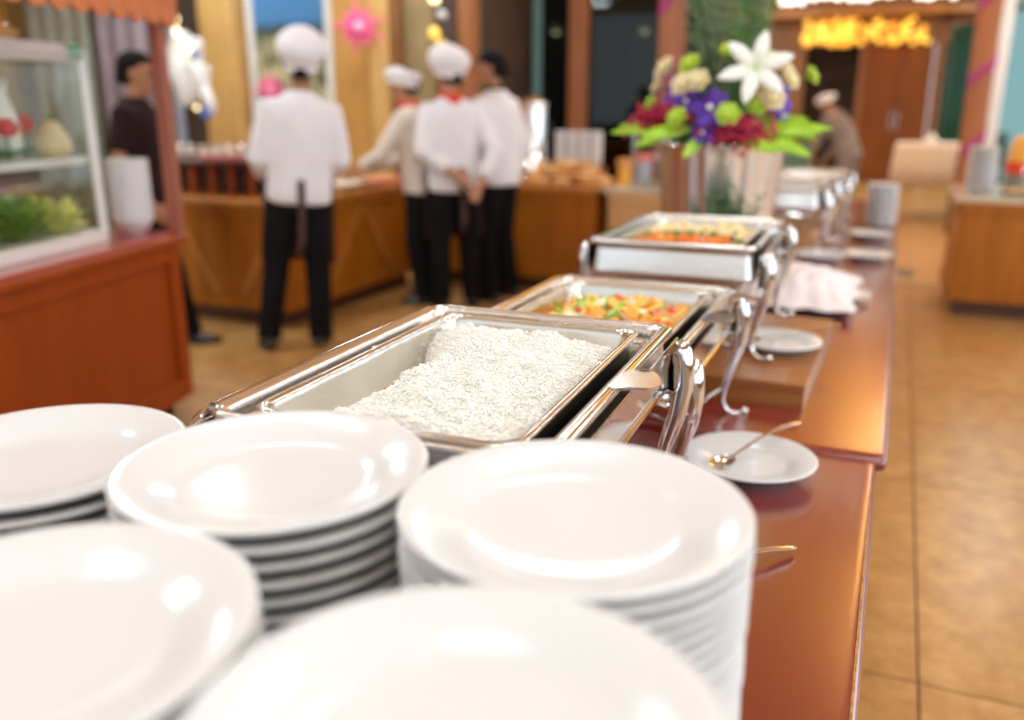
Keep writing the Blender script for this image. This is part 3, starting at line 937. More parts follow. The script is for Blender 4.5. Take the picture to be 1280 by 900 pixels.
# ------------------------------------------------------------------ serving plates, spoons, napkin
def saucer_mesh(name, r):
    h = 0.024
    return MB().lathe(plate_profile(r, h, r * 0.60), 56).mesh(name, 'porcelain', angle=0)
sau_me = saucer_mesh('serving_plate', 0.120)
sau2_me = saucer_mesh('serving_plate', 0.105)
def serving_plate(me, loc, label, group='serving spoon plates'):
    o = bpy.data.objects.new('serving_plate', me)
    COL.objects.link(o)
    o.location = loc
    return tag(o, label, 'plate', group)
serving_plate(sau_me, (-0.190, 1.550, TZ + 0.0003), 'white serving plate holding a spoon at the table joint')
serving_plate(sau2_me, (-0.222, 2.190, TZ2 + 0.0563), 'white serving plate on the wooden riser beside the carrot dish legs')
serving_plate(sau2_me, (-0.262, 3.96, TZ2 + 0.0003), 'white plate behind the napkin beside the next dish leg')
serving_plate(sau2_me, (-0.068, 4.04, TZ2 + 0.0003), 'white plate at the table edge behind the napkin')
serving_plate(sau2_me, (-0.085, 4.72, TZ2 + 0.0003), 'white plate just before the stack of small plates')
serving_plate(sau2_me, (-0.135, 3.13, TZ2 + 0.0003), 'white plate partly covered by the folded napkin')
def spoon(p0, p1, label, wid=0.020, bowl=True):
    """p0 bowl centre, p1 handle tip (world)"""
    p0, p1 = Vector(p0), Vector(p1)
    d = p1 - p0
    L = d.length
    t = thing('serving_spoon', label, 'spoon', p0, math.atan2(d.y, d.x), 'serving spoons')
    sl = math.atan2(d.z, math.hypot(d.x, d.y))
    M = Matrix.Rotation(-sl, 4, 'Y')
    hs = [(wid * 1.15, 0.0, 0.0032), (wid * 1.6, 0.002, 0.0034), (L * 0.5, 0.010, 0.0042), (L * 0.78, 0.007, 0.0062), (L * 0.94, 0.002, 0.0080), (L, -0.001, 0.0045)]
    h = MB().tube([(x, 0, z) for x, z, r in hs], [r for x, z, r in hs], 10, flat=0.30)
    h.xform(M)
    h.build('handle', 'cutlery', t)
    b = MB()
    rings = []
    n = 20
    for (k, z) in ((0.05, -0.006), (0.55, -0.0048), (0.85, -0.0015), (1.0, 0.0022), (1.0, 0.0030), (0.95, 0.0028), (0.8, 0.0), (0.5, -0.0034), (0.05, -0.0046)):
        rings.append([(wid * 1.45 * k * math.cos(2 * PI * i / n), wid * k * math.sin(2 * PI * i / n), z) for i in range(n)])
    b.loft(rings)
    b.xform(M)
    b.build('bowl', 'cutlery', t)
    return t
spoon((-0.232, 1.512, TZ + 0.0160), (-0.122, 1.705, TZ + 0.045), 'steel serving spoon resting on the plate at the table joint')
spoon((-0.285, 2.165, TZ2 + 0.074), (-0.088, 2.34, TZ2 + 0.092), 'steel serving spoon on the plate beside the carrot dish')
spoon((-0.235, 1.085, TZ + 0.0075), (-0.077, 1.250, TZ + 0.008), 'steel spoon handle poking out behind the tall plate stack')

# napkin draped in folds over a bundle
def napkin_bundle():
    b = MB()
    nx, ny = 44, 40
    x0, x1, y0, y1 = -0.44, -0.075, 2.78, 3.42
    def hz(u, v):
        e = min(u, 1 - u, v, 1 - v)
        k = min(1, e / 0.22)
        k = k * k * (3 - 2 * k)
        top = 0.050 + 0.018 * math.sin(v * 3.0 + 0.4) - 0.04 * max(0, u - 0.6) / 0.4
        return 0.004 + k * (top + 0.006 * math.sin(u * 34 + 4 * math.sin(v * 5)) + 0.010 * noise.noise(Vector((u * 5, v * 6, 1.7))))
    for j in range(ny + 1):
        for i in range(nx + 1):
            u, v = i / nx, j / ny
            w = 0.012 * math.sin(u * 22 + v * 6) * (1 - min(1, min(v, 1 - v) / 0.2))
            x = x0 + (x1 - x0) * u + 0.010 * math.sin(v * 17) * (1 - min(1, min(u, 1 - u) / 0.2))
            b.v.append((x, y0 + (y1 - y0) * v + w, TZ2 + 0.026 + hz(u, v)))
    for j in range(ny):
        for i in range(nx):
            a = j * (nx + 1) + i
            b.f.append((a, a + 1, a + nx + 2, a + nx + 1))
    o = b.build('cloth_napkin', 'napkin', solid=0.003, angle=0)
    return tag(o, 'heap of crumpled pinkish white cloth napkin beside the carrot dish riser', 'napkin')
napkin_bundle()
# stack of small plates farther along the table
sm_me = MB().lathe(plate_profile(0.082, 0.018, 0.052), 40).mesh('small_plate', 'porcelain', angle=0)
for i in range(22):
    o = bpy.data.objects.new('small_plate', sm_me)
    COL.objects.link(o)
    o.location = (-0.05 + rnd.uniform(-0.001, 0.001), 5.20, TZ2 + 0.0003 + i * 0.0098)
    tag(o, 'topmost small white plate of the stack at the far table edge' if i == 21 else '%s plate from the top of the small white plate stack at the far table edge' % ORD[20 - i], 'plate', 'small plates in the far stack')

# ------------------------------------------------------------------ flower bowl and arrangement
VX, VY = -0.555, 3.10
vase = thing('flower_bowl', 'large fluted polished silver bowl holding the flower arrangement', 'vase', (VX, VY, TZ2))
vp = [(0.0, 0.0), (0.13, 0.0), (0.135, 0.012), (0.10, 0.03), (0.085, 0.055), (0.105, 0.085), (0.150, 0.14), (0.172, 0.22), (0.185, 0.34), (0.200, 0.47), (0.212, 0.500),
      (0.214, 0.506), (0.208, 0.508), (0.196, 0.47), (0.178, 0.34), (0.160, 0.22), (0.0, 0.16)]
MB().lathe(vp, 144, fn=lambda a, z: 1 + (0.045 * abs(math.sin(a * 9)) if 0.1 < z < 0.49 else 0)).build('bowl', 'silver', vase, angle=60)
for k in range(36):
    a = 2 * PI * k / 36
    MB().ball((0.213 * math.cos(a), 0.213 * math.sin(a), 0.508), 0.0085, 8, 6).build('bead', 'silver', vase)

fa = thing('flower_arrangement', 'flower arrangement of white lily, purple orchids, crimson and lime blooms in the silver bowl', 'flowers', (VX, VY, TZ2 + 0.50))
def petal(L, W, curl, thick=0.0015, n=7, lift=0.0):
    """petal along +X from the origin, curling"""
    b = MB()
    for i in range(n + 1):
        u = i / n
        w = W * math.sin(PI * min(1, 0.06 + 0.92 * u)) ** 0.75
        z = lift * u * L + curl * L * u * u
        for q in (-1, 0, 1):
            b.v.append((L * u, w * q, z + (0.12 * W if q else 0)))
    k = len(b.v)
    b.v += [(x, y, z - thick) for x, y, z in b.v]
    for i in range(n):
        for q in range(2):
            a = i * 3 + q
            b.f += [(a, a + 3, a + 4, a + 1), (k + a + 1, k + a + 4, k + a + 3, k + a)]
        b.f += [(i * 3, k + i * 3, k + i * 3 + 3, i * 3 + 3), (i * 3 + 2, i * 3 + 5, k + i * 3 + 5, k + i * 3 + 2)]
    return b
def flower(parent, name, loc, face, size, kind, m):
    """face: direction the flower looks"""
    f = Vector(face).normalized()
    Q = f.to_track_quat('Z', 'Y').to_matrix().to_4x4()
    root = bpy.data.objects.new(name, None)
    COL.objects.link(root)
    root.empty_display_size = 0.01
    root.parent = parent
    root.location = loc
    root.rotation_euler = Q.to_euler()
    if parent.name.startswith('flower_arrangement'):
        p = Vector(loc)
        MB().tube([p, p - f * size * 0.6, p * 0.45 + Vector((0, 0, 0.0)), (p.x * 0.2, p.y * 0.2, -0.02)], 0.0032, 6).build('stem', 'leaf_green', parent)
    if kind == 'lily':
        for k in range(6):
            p = petal(size, size * 0.20, -0.42, 0.002, 8, 0.62)
            p.xform(Matrix.Rotation(2 * PI * k / 6 + 0.3, 4, 'Z'))
            p.build('petal', m, root, angle=0)
        for k in range(5):
            a = 2 * PI * k / 5
            MB().tube([(0, 0, 0), (0.01 * math.cos(a), 0.01 * math.sin(a), size * 0.4), (0.03 * math.cos(a), 0.03 * math.sin(a), size * 0.55)], 0.0016, 5).build('stamen', 'lime', root)
    elif kind == 'orchid':
        for k in range(5):
            p = petal(size, size * (0.42 if k % 2 else 0.34), -0.22, 0.002, 6, 0.25)
            p.xform(Matrix.Rotation(2 * PI * k / 5 + rnd.random(), 4, 'Z'))
            p.build('petal', m, root, angle=0)
        MB().ball((0, 0, size * 0.18), size * 0.16, 8, 6).build('centre', 'lily_white', root)
    elif kind == 'rose':
        for layer, (n, s, lift) in enumerate(((6, 1.0, 0.9), (5, 0.82, 1.5), (4, 0.62, 2.4))):
            for k in range(n):
                p = petal(size * s, size * 0.55 * s, -0.35 * lift, 0.0018, 6, lift)
                p.xform(Matrix.Rotation(2 * PI * (k + 0.37 * layer) / n, 4, 'Z'))
                p.build('petal', m, root, angle=0)
        MB().ball((0, 0, size * 0.45), (size * 0.42, size * 0.42, size * 0.5), 10, 7).build('bud', m, root)
    return root
def leaf(parent, name, p0, p1, w, m, droop=0.0, roll=0.0):
    p0, p1 = Vector(p0), Vector(p1)
    d = p1 - p0
    b = petal(d.length, w, droop, 0.0012, 8, 0.0)
    o = b.build(name, m, parent, angle=0)
    o.location = p0
    o.rotation_euler = (d.to_track_quat('X', 'Z').to_matrix() @ Matrix.Rotation(roll * (1 if d.x > 0 else -1) * (1 if p1.y < 0.2 else -1), 3, 'X')).to_euler()
    return o
# flowers are laid out round a dome facing the room; local x right, y away, z up
flower(fa, 'lily', (0.125, -0.20, 0.235), (0.15, -1, 0.35), 0.115, 'lily', 'lily_white')
flower(fa, 'lily', (0.03, 0.14, 0.22), (-0.1, 1, 0.4), 0.11, 'lily', 'lily_white')
for (x, y, z, s) in ((-0.125, -0.16, 0.165, 0.062), (0.0, -0.225, 0.12, 0.068), (-0.02, -0.22, 0.045, 0.050), (0.185, -0.12, 0.165, 0.070), (0.20, -0.10, 0.095, 0.055), (-0.10, 0.16, 0.15, 0.06), (0.10, 0.17, 0.12, 0.065), (-0.08, -0.20, 0.14, 0.05)):
    flower(fa, 'orchid', (x, y, z), (x * 2, y * 2, 0.2), s, 'orchid', 'purple')
for (x, y, z, s) in ((-0.16, -0.12, 0.235, 0.044), (-0.04, -0.215, 0.195, 0.040), (0.21, -0.14, 0.20, 0.036), (-0.085, -0.21, 0.185, 0.042), (0.165, -0.185, 0.145, 0.048), (0.15, -0.12, 0.255, 0.036), (0.195, -0.08, 0.23, 0.03), (-0.185, -0.10, 0.19, 0.034), (0.0, 0.20, 0.16, 0.045), (-0.16, 0.12, 0.20, 0.04)):
    flower(fa, 'rose', (x, y, z), (x * 2, y * 2, 0.25), s, 'rose', 'rose_cream')
for (x, y, z, s) in ((-0.075, -0.17, 0.245, 0.038), (-0.095, -0.225, 0.085, 0.038), (0.055, -0.235, 0.095, 0.040), (0.13, -0.20, 0.125, 0.036), (-0.21, -0.10, 0.13, 0.032), (0.265, -0.06, 0.215, 0.032), (-0.18, -0.05, 0.255, 0.030), (0.02, -0.12, 0.29, 0.026), (0.03, -0.02, 0.33, 0.03), (0.12, 0.18, 0.2, 0.035)):
    flower(fa, 'chrysanthemum', (x, y, z), (x * 2, y * 2, 0.25), s, 'rose', 'lime')
rr = random.Random(12)
def plume(c, R3, n, name='amaranth'):
    b = MB()
    for q in range(n):
        p = Vector(c) + Vector((rr.gauss(0, R3[0]), rr.gauss(0, R3[1]), rr.gauss(0, R3[2])))
        b.ball(p, rr.uniform(0.006, 0.011), 5, 4)
    b.build(name, 'crimson', fa)['kind'] = 'stuff'
plume((-0.19, -0.14, 0.085), (0.045, 0.03, 0.022), 170)
plume((-0.12, -0.19, 0.11), (0.03, 0.02, 0.016), 60)
plume((0.10, -0.21, 0.055), (0.045, 0.025, 0.024), 170)
plume((0.02, -0.20, 0.06), (0.03, 0.02, 0.016), 50)
plume((0.0, 0.18, 0.08), (0.08, 0.03, 0.02), 90)
for (a, b_, w) in (((-0.14, -0.16, 0.06), (-0.33, -0.20, 0.055), 0.020), ((-0.15, -0.15, 0.05), (-0.32, -0.14, 0.075), 0.018), ((-0.06, -0.2, 0.06), (-0.205, -0.27, 0.045), 0.026),
                   ((-0.12, -0.17, 0.05), (-0.24, -0.22, 0.01), 0.02),
                   ((0.14, -0.17, 0.06), (0.33, -0.20, 0.065), 0.026), ((0.12, -0.18, 0.05), (0.31, -0.24, -0.005), 0.026), ((0.12, -0.16, 0.07), (0.36, -0.12, 0.075), 0.022), ((0.08, -0.19, 0.03), (0.22, -0.28, 0.005), 0.022),
                   ((0.1, -0.1, 0.08), (0.28, -0.05, 0.10), 0.02), ((-0.02, -0.2, 0.04), (-0.06, -0.29, -0.02), 0.018), ((0.1, 0.15, 0.05), (0.28, 0.25, 0.03), 0.025), ((-0.1, 0.15, 0.05), (-0.28, 0.24, 0.03), 0.025)):
    leaf(fa, 'leaf', a, b_, w * 1.0, 'leaf_lime', -0.10, R(50))
# tall ferny greens: many needles, parted by stem
for q in range(34):
    a = rr.uniform(0, 2 * PI)
    sp = rr.uniform(0.03, 0.18)
    h = rr.uniform(0.34, 0.66)
    tip = Vector((sp * math.cos(a) * 1.15 + 0.0, sp * math.sin(a), h))
    base = Vector((0.03 * math.cos(a), 0.03 * math.sin(a), 0.02))
    b = MB().tube([base, base.lerp(tip, 0.5) + Vector((0, 0, 0.02)), tip], [0.003, 0.0024, 0.001], 5)
    for k in range(34):
        u = 0.35 + 0.65 * k / 34
        p = base.lerp(tip, u)
        d = Vector((rr.gauss(0, 1), rr.gauss(0, 1), rr.uniform(0.2, 1.4))).normalized()
        b.tube([p, p + d * rr.uniform(0.03, 0.07)], [0.0034, 0.001], 4)
    b.build('fern_stem', 'pine_green' if q % 4 else 'leaf_green', fa, angle=0)
MB().ball((0, 0, 0.02), (0.17, 0.17, 0.13), 18, 10).build('foam_core', 'leaf_green', fa)

# small green sprig standing before the silver bowl
sp = thing('rosemary_pot', 'small pot of spiky green sprigs between the carrot dish and silver bowl', 'potted plant', (-0.475, 2.78, TZ2))
MB().lathe([(0.0, 0.0), (0.045, 0.0), (0.06, 0.16), (0.066, 0.16), (0.066, 0.18), (0.058, 0.18), (0.05, 0.15), (0.0, 0.15)], 24).build('pot', 'pot_terracotta', sp)
for q in range(56):
    a, e = rr.uniform(0, 2 * PI), rr.uniform(0.2, 1.0)
    tip = Vector((0.13 * e * math.cos(a), 0.11 * e * math.sin(a), 0.21 + rr.uniform(0.10, 0.21) - 0.05 * e))
    b = MB().tube([(0.02 * math.cos(a), 0.02 * math.sin(a), 0.15), tip], [0.002, 0.001], 4)
    for k in range(16):
        p = Vector((0.02 * math.cos(a), 0.02 * math.sin(a), 0.15)).lerp(tip, 0.3 + 0.7 * k / 16)
        d = Vector((rr.gauss(0, 1), rr.gauss(0, 1), rr.uniform(0, 1.2))).normalized()
        b.tube([p, p + d * rr.uniform(0.018, 0.035)], [0.0034, 0.001], 4)
    b.build('sprig', 'sprig_green', sp, angle=0)

# ------------------------------------------------------------------ wooden food cart with awning
SR = R(13.6)
cart = thing('food_cart', 'orange brown wooden food cart with scalloped awning and red counter', 'food cart', (-2.86, 3.0, 0), SR)
CL, CD, CZ = 2.7, 0.85, 0.845
MB().span(-CD, -0.03, -CL, -0.03, 0.10, CZ - 0.05).build('body', 'wood_red', cart, smooth=False, bevel=0.004)
MB().span(-0.03, -0.012, -0.11, -0.03, 0.10, CZ - 0.05).build('corner_stile', 'wood_red', cart, smooth=False, bevel=0.003)
MB().span(-0.03, -0.012, -CL, -0.112, 0.10, 0.19).build('bottom_rail', 'wood_red', cart, smooth=False, bevel=0.003)
MB().span(-0.03, -0.012, -CL, -0.112, CZ - 0.12, CZ - 0.052).build('top_rail', 'wood_red', cart, smooth=False, bevel=0.003)
MB().span(-CD - 0.02, 0.015, -CL - 0.02, 0.015, CZ - 0.05, CZ - 0.012).build('counter_edge', 'wood_red', cart, smooth=False, bevel=0.010)
MB().span(-CD, -0.012, -CL, -0.012, CZ - 0.012, CZ).build('counter_top', 'lacquer_red', cart, smooth=False, bevel=0.003)
for (x, y) in ((-0.12, -0.12), (-CD + 0.12, -0.12), (-0.12, -CL + 0.12), (-CD + 0.12, -CL + 0.12)):
    w = MB().lathe([(0.0, -0.014), (0.04, -0.014), (0.05, -0.008), (0.05, 0.008), (0.04, 0.014), (0.0, 0.014)], 18)
    w.xform(Matrix.Rotation(PI / 2, 4, 'X'))
    w.xform(Matrix.Translation((x, y, 0.05)))
    wo = w.build('wheel', 'rubber', cart)
    MB().box((x, y, 0.09), (0.05, 0.05, 0.02)).build('wheel_fork', 'chrome', wo, smooth=False)
for (x, y) in ((-0.014, -0.024), (-CD + 0.045, -0.045), (-0.014, -CL + 0.045), (-CD + 0.045, -CL + 0.045)):
    MB().span(x - 0.026, x + 0.026, y - 0.026, y + 0.026, CZ - 0.001, 1.80 if x > -0.1 or x < -0.7 else 2.1).build('post', 'wood_post', cart, smooth=False, bevel=0.004)
MB().add([(0.06, -CL - 0.06, 1.78), (0.06, 0.03, 1.78), (-CD / 2, 0.03, 2.15), (-CD / 2, -CL - 0.06, 2.15), (-CD - 0.06, -CL - 0.06, 1.78), (-CD - 0.06, 0.03, 1.78)],
         [(0, 1, 2, 3), (3, 2, 5, 4)]).build('awning_roof', 'awning', cart, smooth=False, solid=0.02)
# scalloped valance: each scallop is a tab of its own
def scallop(w, h0, h1):
    n = 10
    pts = [(-w / 2, h1), (w / 2, h1)] + [(w / 2 * math.cos(PI * k / n), -h0 * math.sin(PI * k / n)) for k in range(n + 1)]
    b = MB().prism(pts, -0.007, 0.007)
    return b
sc_w = 0.115
sc_me = scallop(sc_w - 0.001, 0.042, 0.13)
sc_me.xform(Matrix.Rotation(PI / 2, 4, 'X'))
sc_me.xform(Matrix.Rotation(PI / 2, 4, 'Z'))
sc_mesh = sc_me.mesh('scallop', 'awning', angle=30)
for xs in (0.055, -CD - 0.055):
    for k in range(24):
        o = bpy.data.objects.new('scallop', sc_mesh)
        COL.objects.link(o)
        o.parent = cart
        o.location = (xs, 0.02 - sc_w * (k + 0.5), 1.728)
# glass display case on the cart
case = thing('display_case', 'white framed glass display case full of salad on the food cart', 'display case', (0, 0, 0), 0)
MC = Matrix.Translation((-2.86, 3.0, 0)) @ Matrix.Rotation(SR, 4, 'Z')
case.matrix_world = MC
def cpt(x, y, z):
    return MC @ Vector((x, y, z))
cy0, cy1 = -2.2, -0.34
cb, ct = CZ + 0.001, 1.565
xf0, xf1 = -0.13, -0.155     # front bottom / front top (slanted front)
xb = -0.72
MB().span(xb, xf0, cy0, cy1, cb, cb + 0.05).build('base', 'white_frame', case, smooth=False, bevel=0.004)
def bar(a, b, w=0.034, name='frame_bar'):
    MB().tube([a, b], w / 2 * 1.3, 4).build(name, 'white_frame', case, smooth=False)
for y in (cy0, cy1):
    bar((xf0 - 0.02, y, cb + 0.04), (xf1, y, ct))
    bar((xb + 0.02, y, cb + 0.04), (xb + 0.02, y, ct))
    bar((xf1, y, ct), (xb + 0.02, y, ct))
bar((xf1, cy0, ct), (xf1, cy1, ct), 0.05)
bar((xb + 0.02, cy0, ct), (xb + 0.02, cy1, ct))
MB().span(xb + 0.03, xf1 - 0.02, cy0, cy1, 1.165, 1.175).build('shelf', 'clear_glass', case, smooth=False)
MB().span(xf1 - 0.03, xf1 - 0.015, cy0, cy1, 1.155, 1.185).build('shelf_edge', 'white_frame', case, smooth=False)
g = MB().add([(xf0 - 0.02, cy0, cb + 0.05), (xf0 - 0.02, cy1, cb + 0.05), (xf1, cy1, ct), (xf1, cy0, ct)], [(0, 1, 2, 3)])
g.build('front_pane', 'clear_glass', case, smooth=False, solid=0.004)
for y in (cy0, cy1):
    MB().add([(xf0 - 0.02, y, cb + 0.05), (xf1, y, ct), (xb + 0.02, y, ct), (xb + 0.02, y, cb + 0.05)], [(0, 1, 2, 3)]).build('side_pane', 'clear_glass', case, smooth=False, solid=0.004)
MB().span(xf1 - 0.02, xf1 + 0.028, cy1 - 0.10, cy1 - 0.03, ct - 0.02, ct + 0.028).build('corner_tag', 'green_tag', case, smooth=False)

MB().span(xf1 - 0.06, xf1 - 0.045, cy0, -0.60, 1.10, 1.155).build('shelf_skirt', 'wood_dark', case, smooth=False)
# produce in the case
def lettuce(loc, s, m, label, seed, group):
    r_ = random.Random(seed)
    t = thing('lettuce_head', label, 'lettuce', loc, r_.uniform(0, 6), group)
    for layer, (n, L, lift) in enumerate(((9, 1.0, 0.35), (8, 0.95, 0.9), (6, 0.8, 1.6), (4, 0.6, 2.6))):
        for k in range(n):
            p = petal(s * L, s * 0.42, -0.2 * lift, 0.002, 6, lift)
            for i, v in enumerate(p.v):
                p.v[i] = (v[0], v[1], v[2] + 0.06 * s * math.sin(v[0] / s * 14 + v[1] / s * 9 + k))
            p.xform(Matrix.Rotation(2 * PI * (k + layer * 0.4) / n + r_.uniform(-0.2, 0.2), 4, 'Z'))
            p.build('leaf', m, t, angle=0)
    MB().ball((0, 0, s * 0.35), s * 0.38, 10, 7).build('heart', m, t)
    return t
GL = 'lettuce heads in the display case'
for q, (x, y) in enumerate(((-0.27, -0.70), (-0.27, -0.93), (-0.28, -1.16), (-0.46, -0.60), (-0.48, -0.84), (-0.50, -1.08))):
    lettuce(cpt(x, y, cb + 0.055), 0.125, 'lettuce', 'dark green curly lettuce head on the floor of the display case', 30 + q, GL)
for q, (x, y) in enumerate(((-0.25, -0.47), (-0.42, -0.44), (-0.58, -0.46))):
    lettuce(cpt(x, y, cb + 0.055), 0.105, 'salad_yellow', 'pale yellow green lettuce head on the floor of the display case', 50 + q, 'pale lettuce heads in the display case')
def gourd(loc, h, r, label):
    t = thing('squash', label, 'squash', loc, 0, 'squashes on the case shelf')
    MB().lathe([(0.0, 0.0), (r * 0.7, 0.0), (r, h * 0.25), (r * 0.95, h * 0.5), (r * 0.6, h * 0.75), (r * 0.45, h * 0.9), (0.0, h)], 18).build('flesh', 'gourd', t, angle=0)
    MB().tube([(0, 0, h * 0.97), (0.01, 0, h * 1.12)], [0.01, 0.007], 6).build('stem', 'leaf_green', t)
gourd(cpt(-0.26, -0.43, 1.176), 0.15, 0.070, 'cream squash on the case shelf nearest the bowl stack')
gourd(cpt(-0.38, -0.74, 1.176), 0.14, 0.09, 'cream squash on the case shelf beside the red rose')
for q, (x, y, z, lab) in enumerate(((-0.27, -0.66, 1.29, 'red rose bloom left of the white vase in the display case'), (-0.36, -0.455, 1.30, 'red rose bloom right of the white vase in the display case'))):
    rt = thing('red_rose', lab, 'flower', cpt(x, y, 1.176), 0, 'roses on the case shelf')
    MB().tube([(0, 0, 0), (0, 0, z - 1.176)], 0.005, 6).build('stem', 'leaf_green', rt)
    flower(rt, 'bloom', (0, 0, z - 1.176), (0.8, -0.4, 0.4), 0.040, 'rose', 'salad_red')
    for k in range(5):
        leaf(rt, 'leaf', (0, 0, 0.02), (0.10 * math.cos(k * 1.3), 0.10 * math.sin(k * 1.3), 0.05), 0.03, 'leaf_green')
vt = thing('white_vase', 'tall white vase on the display case shelf between two red roses', 'vase', cpt(-0.36, -0.57, 1.176))
MB().lathe([(0.0, 0.0), (0.05, 0.0), (0.07, 0.06), (0.06, 0.16), (0.035, 0.24), (0.045, 0.29), (0.040, 0.29), (0.03, 0.24), (0.0, 0.2)], 22).build('body', 'porcelain_cream', vt, angle=0)
MB().lathe([(0.052, 0.10), (0.067, 0.10), (0.068, 0.115), (0.052, 0.115)], 22).build('band', 'orange_plastic', vt)
lt = thing('leafy_herb', 'sprig of bright green leaves on the display case shelf', 'herb', cpt(-0.46, -0.62, 1.176))
for k in range(14):
    leaf(lt, 'leaf', (0, 0, 0.0), (0.09 * math.cos(k * 0.9), 0.09 * math.sin(k * 0.9), 0.06 + 0.02 * k), 0.022, 'leaf_lime' if k % 2 else 'leaf_green')
MB().tube([(0, 0, 0), (0, 0, 0.2)], 0.006, 6).build('stem', 'leaf_green', lt)
ot = thing('peach_bowl', 'small peach coloured bowl standing on top of the display case', 'bowl', cpt(-0.42, -0.50, ct + 0.02))
MB().lathe([(0.0, 0.0), (0.05, 0.0), (0.11, 0.05), (0.115, 0.06), (0.108, 0.06), (0.05, 0.012), (0.0, 0.01)], 24).build('bowl_body', 'bread_pale', ot, angle=0)
MB().lathe([(0.0, 0.06), (0.10, 0.055), (0.07, 0.09), (0.0, 0.105)], 18).build('contents', 'veg_orange', ot, angle=0)

# stack of white bowls on the cart counter
bw = MB().lathe([(0.0, 0.004), (0.028, 0.004), (0.05, 0.016), (0.078, 0.058), (0.082, 0.070), (0.085, 0.071), (0.086, 0.067), (0.082, 0.055), (0.056, 0.013), (0.036, 0.004), (0.036, 0.0), (0.0, 0.0)], 36).mesh('soup_bowl', 'porcelain', angle=0)
bx, by, bz = cpt(-0.165, -0.105, CZ)
for i in range(19):
    o = bpy.data.objects.new('soup_bowl', bw)
    COL.objects.link(o)
    o.location = (bx + rnd.uniform(-.001, .001), by, bz + 0.0005 + i * 0.0135)
    tag(o, 'topmost white bowl of the tall stack on the food cart' if i == 18 else '%s bowl from the top of the white stack on the food cart' % ORD[17 - i], 'bowl', 'bowls stacked on the food cart')

# ------------------------------------------------------------------ wooden service counters behind
KZ = 0.80
def counter(label, x0, x1, y0, y1, front, front_m, top_m='wood_strip', braces=(), z=KZ):
    """front: list of sides that carry applied trim, from '-y', '+x', '-x'"""
    t = thing('service_counter', label, 'counter', ((x0 + x1) / 2, (y0 + y1) / 2, 0), 0, 'service counters')
    hx, hy = (x1 - x0) / 2, (y1 - y0) / 2
    MB().span(-hx + 0.04, hx - 0.04, -hy + 0.04, hy - 0.04, 0.11, z - 0.035).build('body', front_m, t, smooth=False)
    MB().span(-hx + 0.09, hx - 0.09, -hy + 0.09, hy - 0.09, 0.0, 0.11).build('plinth', 'wood_dark', t, smooth=False)
    MB().span(-hx, hx, -hy, hy, z - 0.035, z).build('counter_top', top_m, t, smooth=False, bevel=0.008)
    for side in front:
        if side == '-y':
            MB().span(-hx + 0.04, hx - 0.04, -hy + 0.02, -hy + 0.04, 0.11, 0.18).build('bottom_rail', front_m, t, smooth=False)
            MB().span(-hx + 0.04, hx - 0.04, -hy + 0.02, -hy + 0.04, z - 0.10, z - 0.036).build('top_rail', front_m, t, smooth=False)
        else:
            sx = 1 if side == '+x' else -1
            a, b = sx * (hx - 0.04), sx * (hx - 0.02)
            MB().span(a, b, -hy + 0.04, hy - 0.04, 0.11, 0.18).build('bottom_rail', front_m, t, smooth=False)
            MB().span(a, b, -hy + 0.04, hy - 0.04, z - 0.10, z - 0.036).build('top_rail', front_m, t, smooth=False)
    for (side, c0, c1) in braces:     # diagonal strips
        L = math.hypot(c1 - c0, 0.5)
        if side == '-y':
            b = MB().box((0, 0, 0), (0.045, 0.016, L))
            b.xform(Matrix.Translation(((c0 + c1) / 2, -hy + 0.034, 0.44)) @ Matrix.Rotation(math.atan2(c1 - c0, 0.5), 4, 'Y'))
        else:
            b = MB().box((0, 0, 0), (0.016, 0.045, L))
            b.xform(Matrix.Translation((hx - 0.034, (c0 + c1) / 2, 0.44)) @ Matrix.Rotation(-math.atan2(c1 - c0, 0.5), 4, 'X'))
        b.build('diagonal_strip', 'wood_strip', t, smooth=False)
    return t
counter('long wooden service counter with diagonal strips beside the lone chef', -4.75, -3.42, 4.42, 6.16, ('-y', '+x'), 'wood_orange',
        braces=(('-y', 0.10, -0.20), ('-y', 0.30, 0.58), ('+x', -0.35, 0.05), ('+x', 0.45, 0.1)))
counter('wooden service counter with pastries behind the group of chefs', -3.40, -1.955, 6.17, 7.0, ('-y',), 'wood_orange')
counter('pale beige service counter with marble top beside the pastry counter', -1.945, -1.20, 6.20, 7.0, ('-y',), 'beige_panel', 'marble')
counter('wooden service counter on castors across the aisle', 0.37, 1.9, 6.50, 7.5, ('-y', '-x'), 'wood_orange', 'marble', z=0.80)

# tray ledge and dishes on the long counter
lg = thing('tray_ledge', 'low wooden tray ledge with balusters on the long service counter', 'ledge', (-4.22, 4.75, KZ))
MB().span(-0.45, 0.45, -0.14, 0.14, 0.20, 0.225).build('ledge_board', 'wood_dark', lg, smooth=False, bevel=0.004)
for k in range(6):
    MB().lathe([(0.018, 0.0), (0.024, 0.02), (0.014, 0.06), (0.022, 0.12), (0.014, 0.17), (0.022, 0.20)], 12, c=(-0.40 + 0.16 * k, -0.10, 0)).build('baluster', 'wood_red', lg)
    MB().lathe([(0.018, 0.0), (0.024, 0.02), (0.014, 0.06), (0.022, 0.12), (0.014, 0.17), (0.022, 0.20)], 12, c=(-0.40 + 0.16 * k, 0.10, 0)).build('baluster', 'wood_red', lg)
MB().span(-0.45, 0.45, 0.115, 0.135, 0.0, 0.20).build('back_board', 'wood_dark', lg, smooth=False)
tr = thing('serving_tray', 'long pinkish red serving tray on the tray ledge behind the lone chef', 'tray', (-4.02, 4.70, KZ + 0.225))
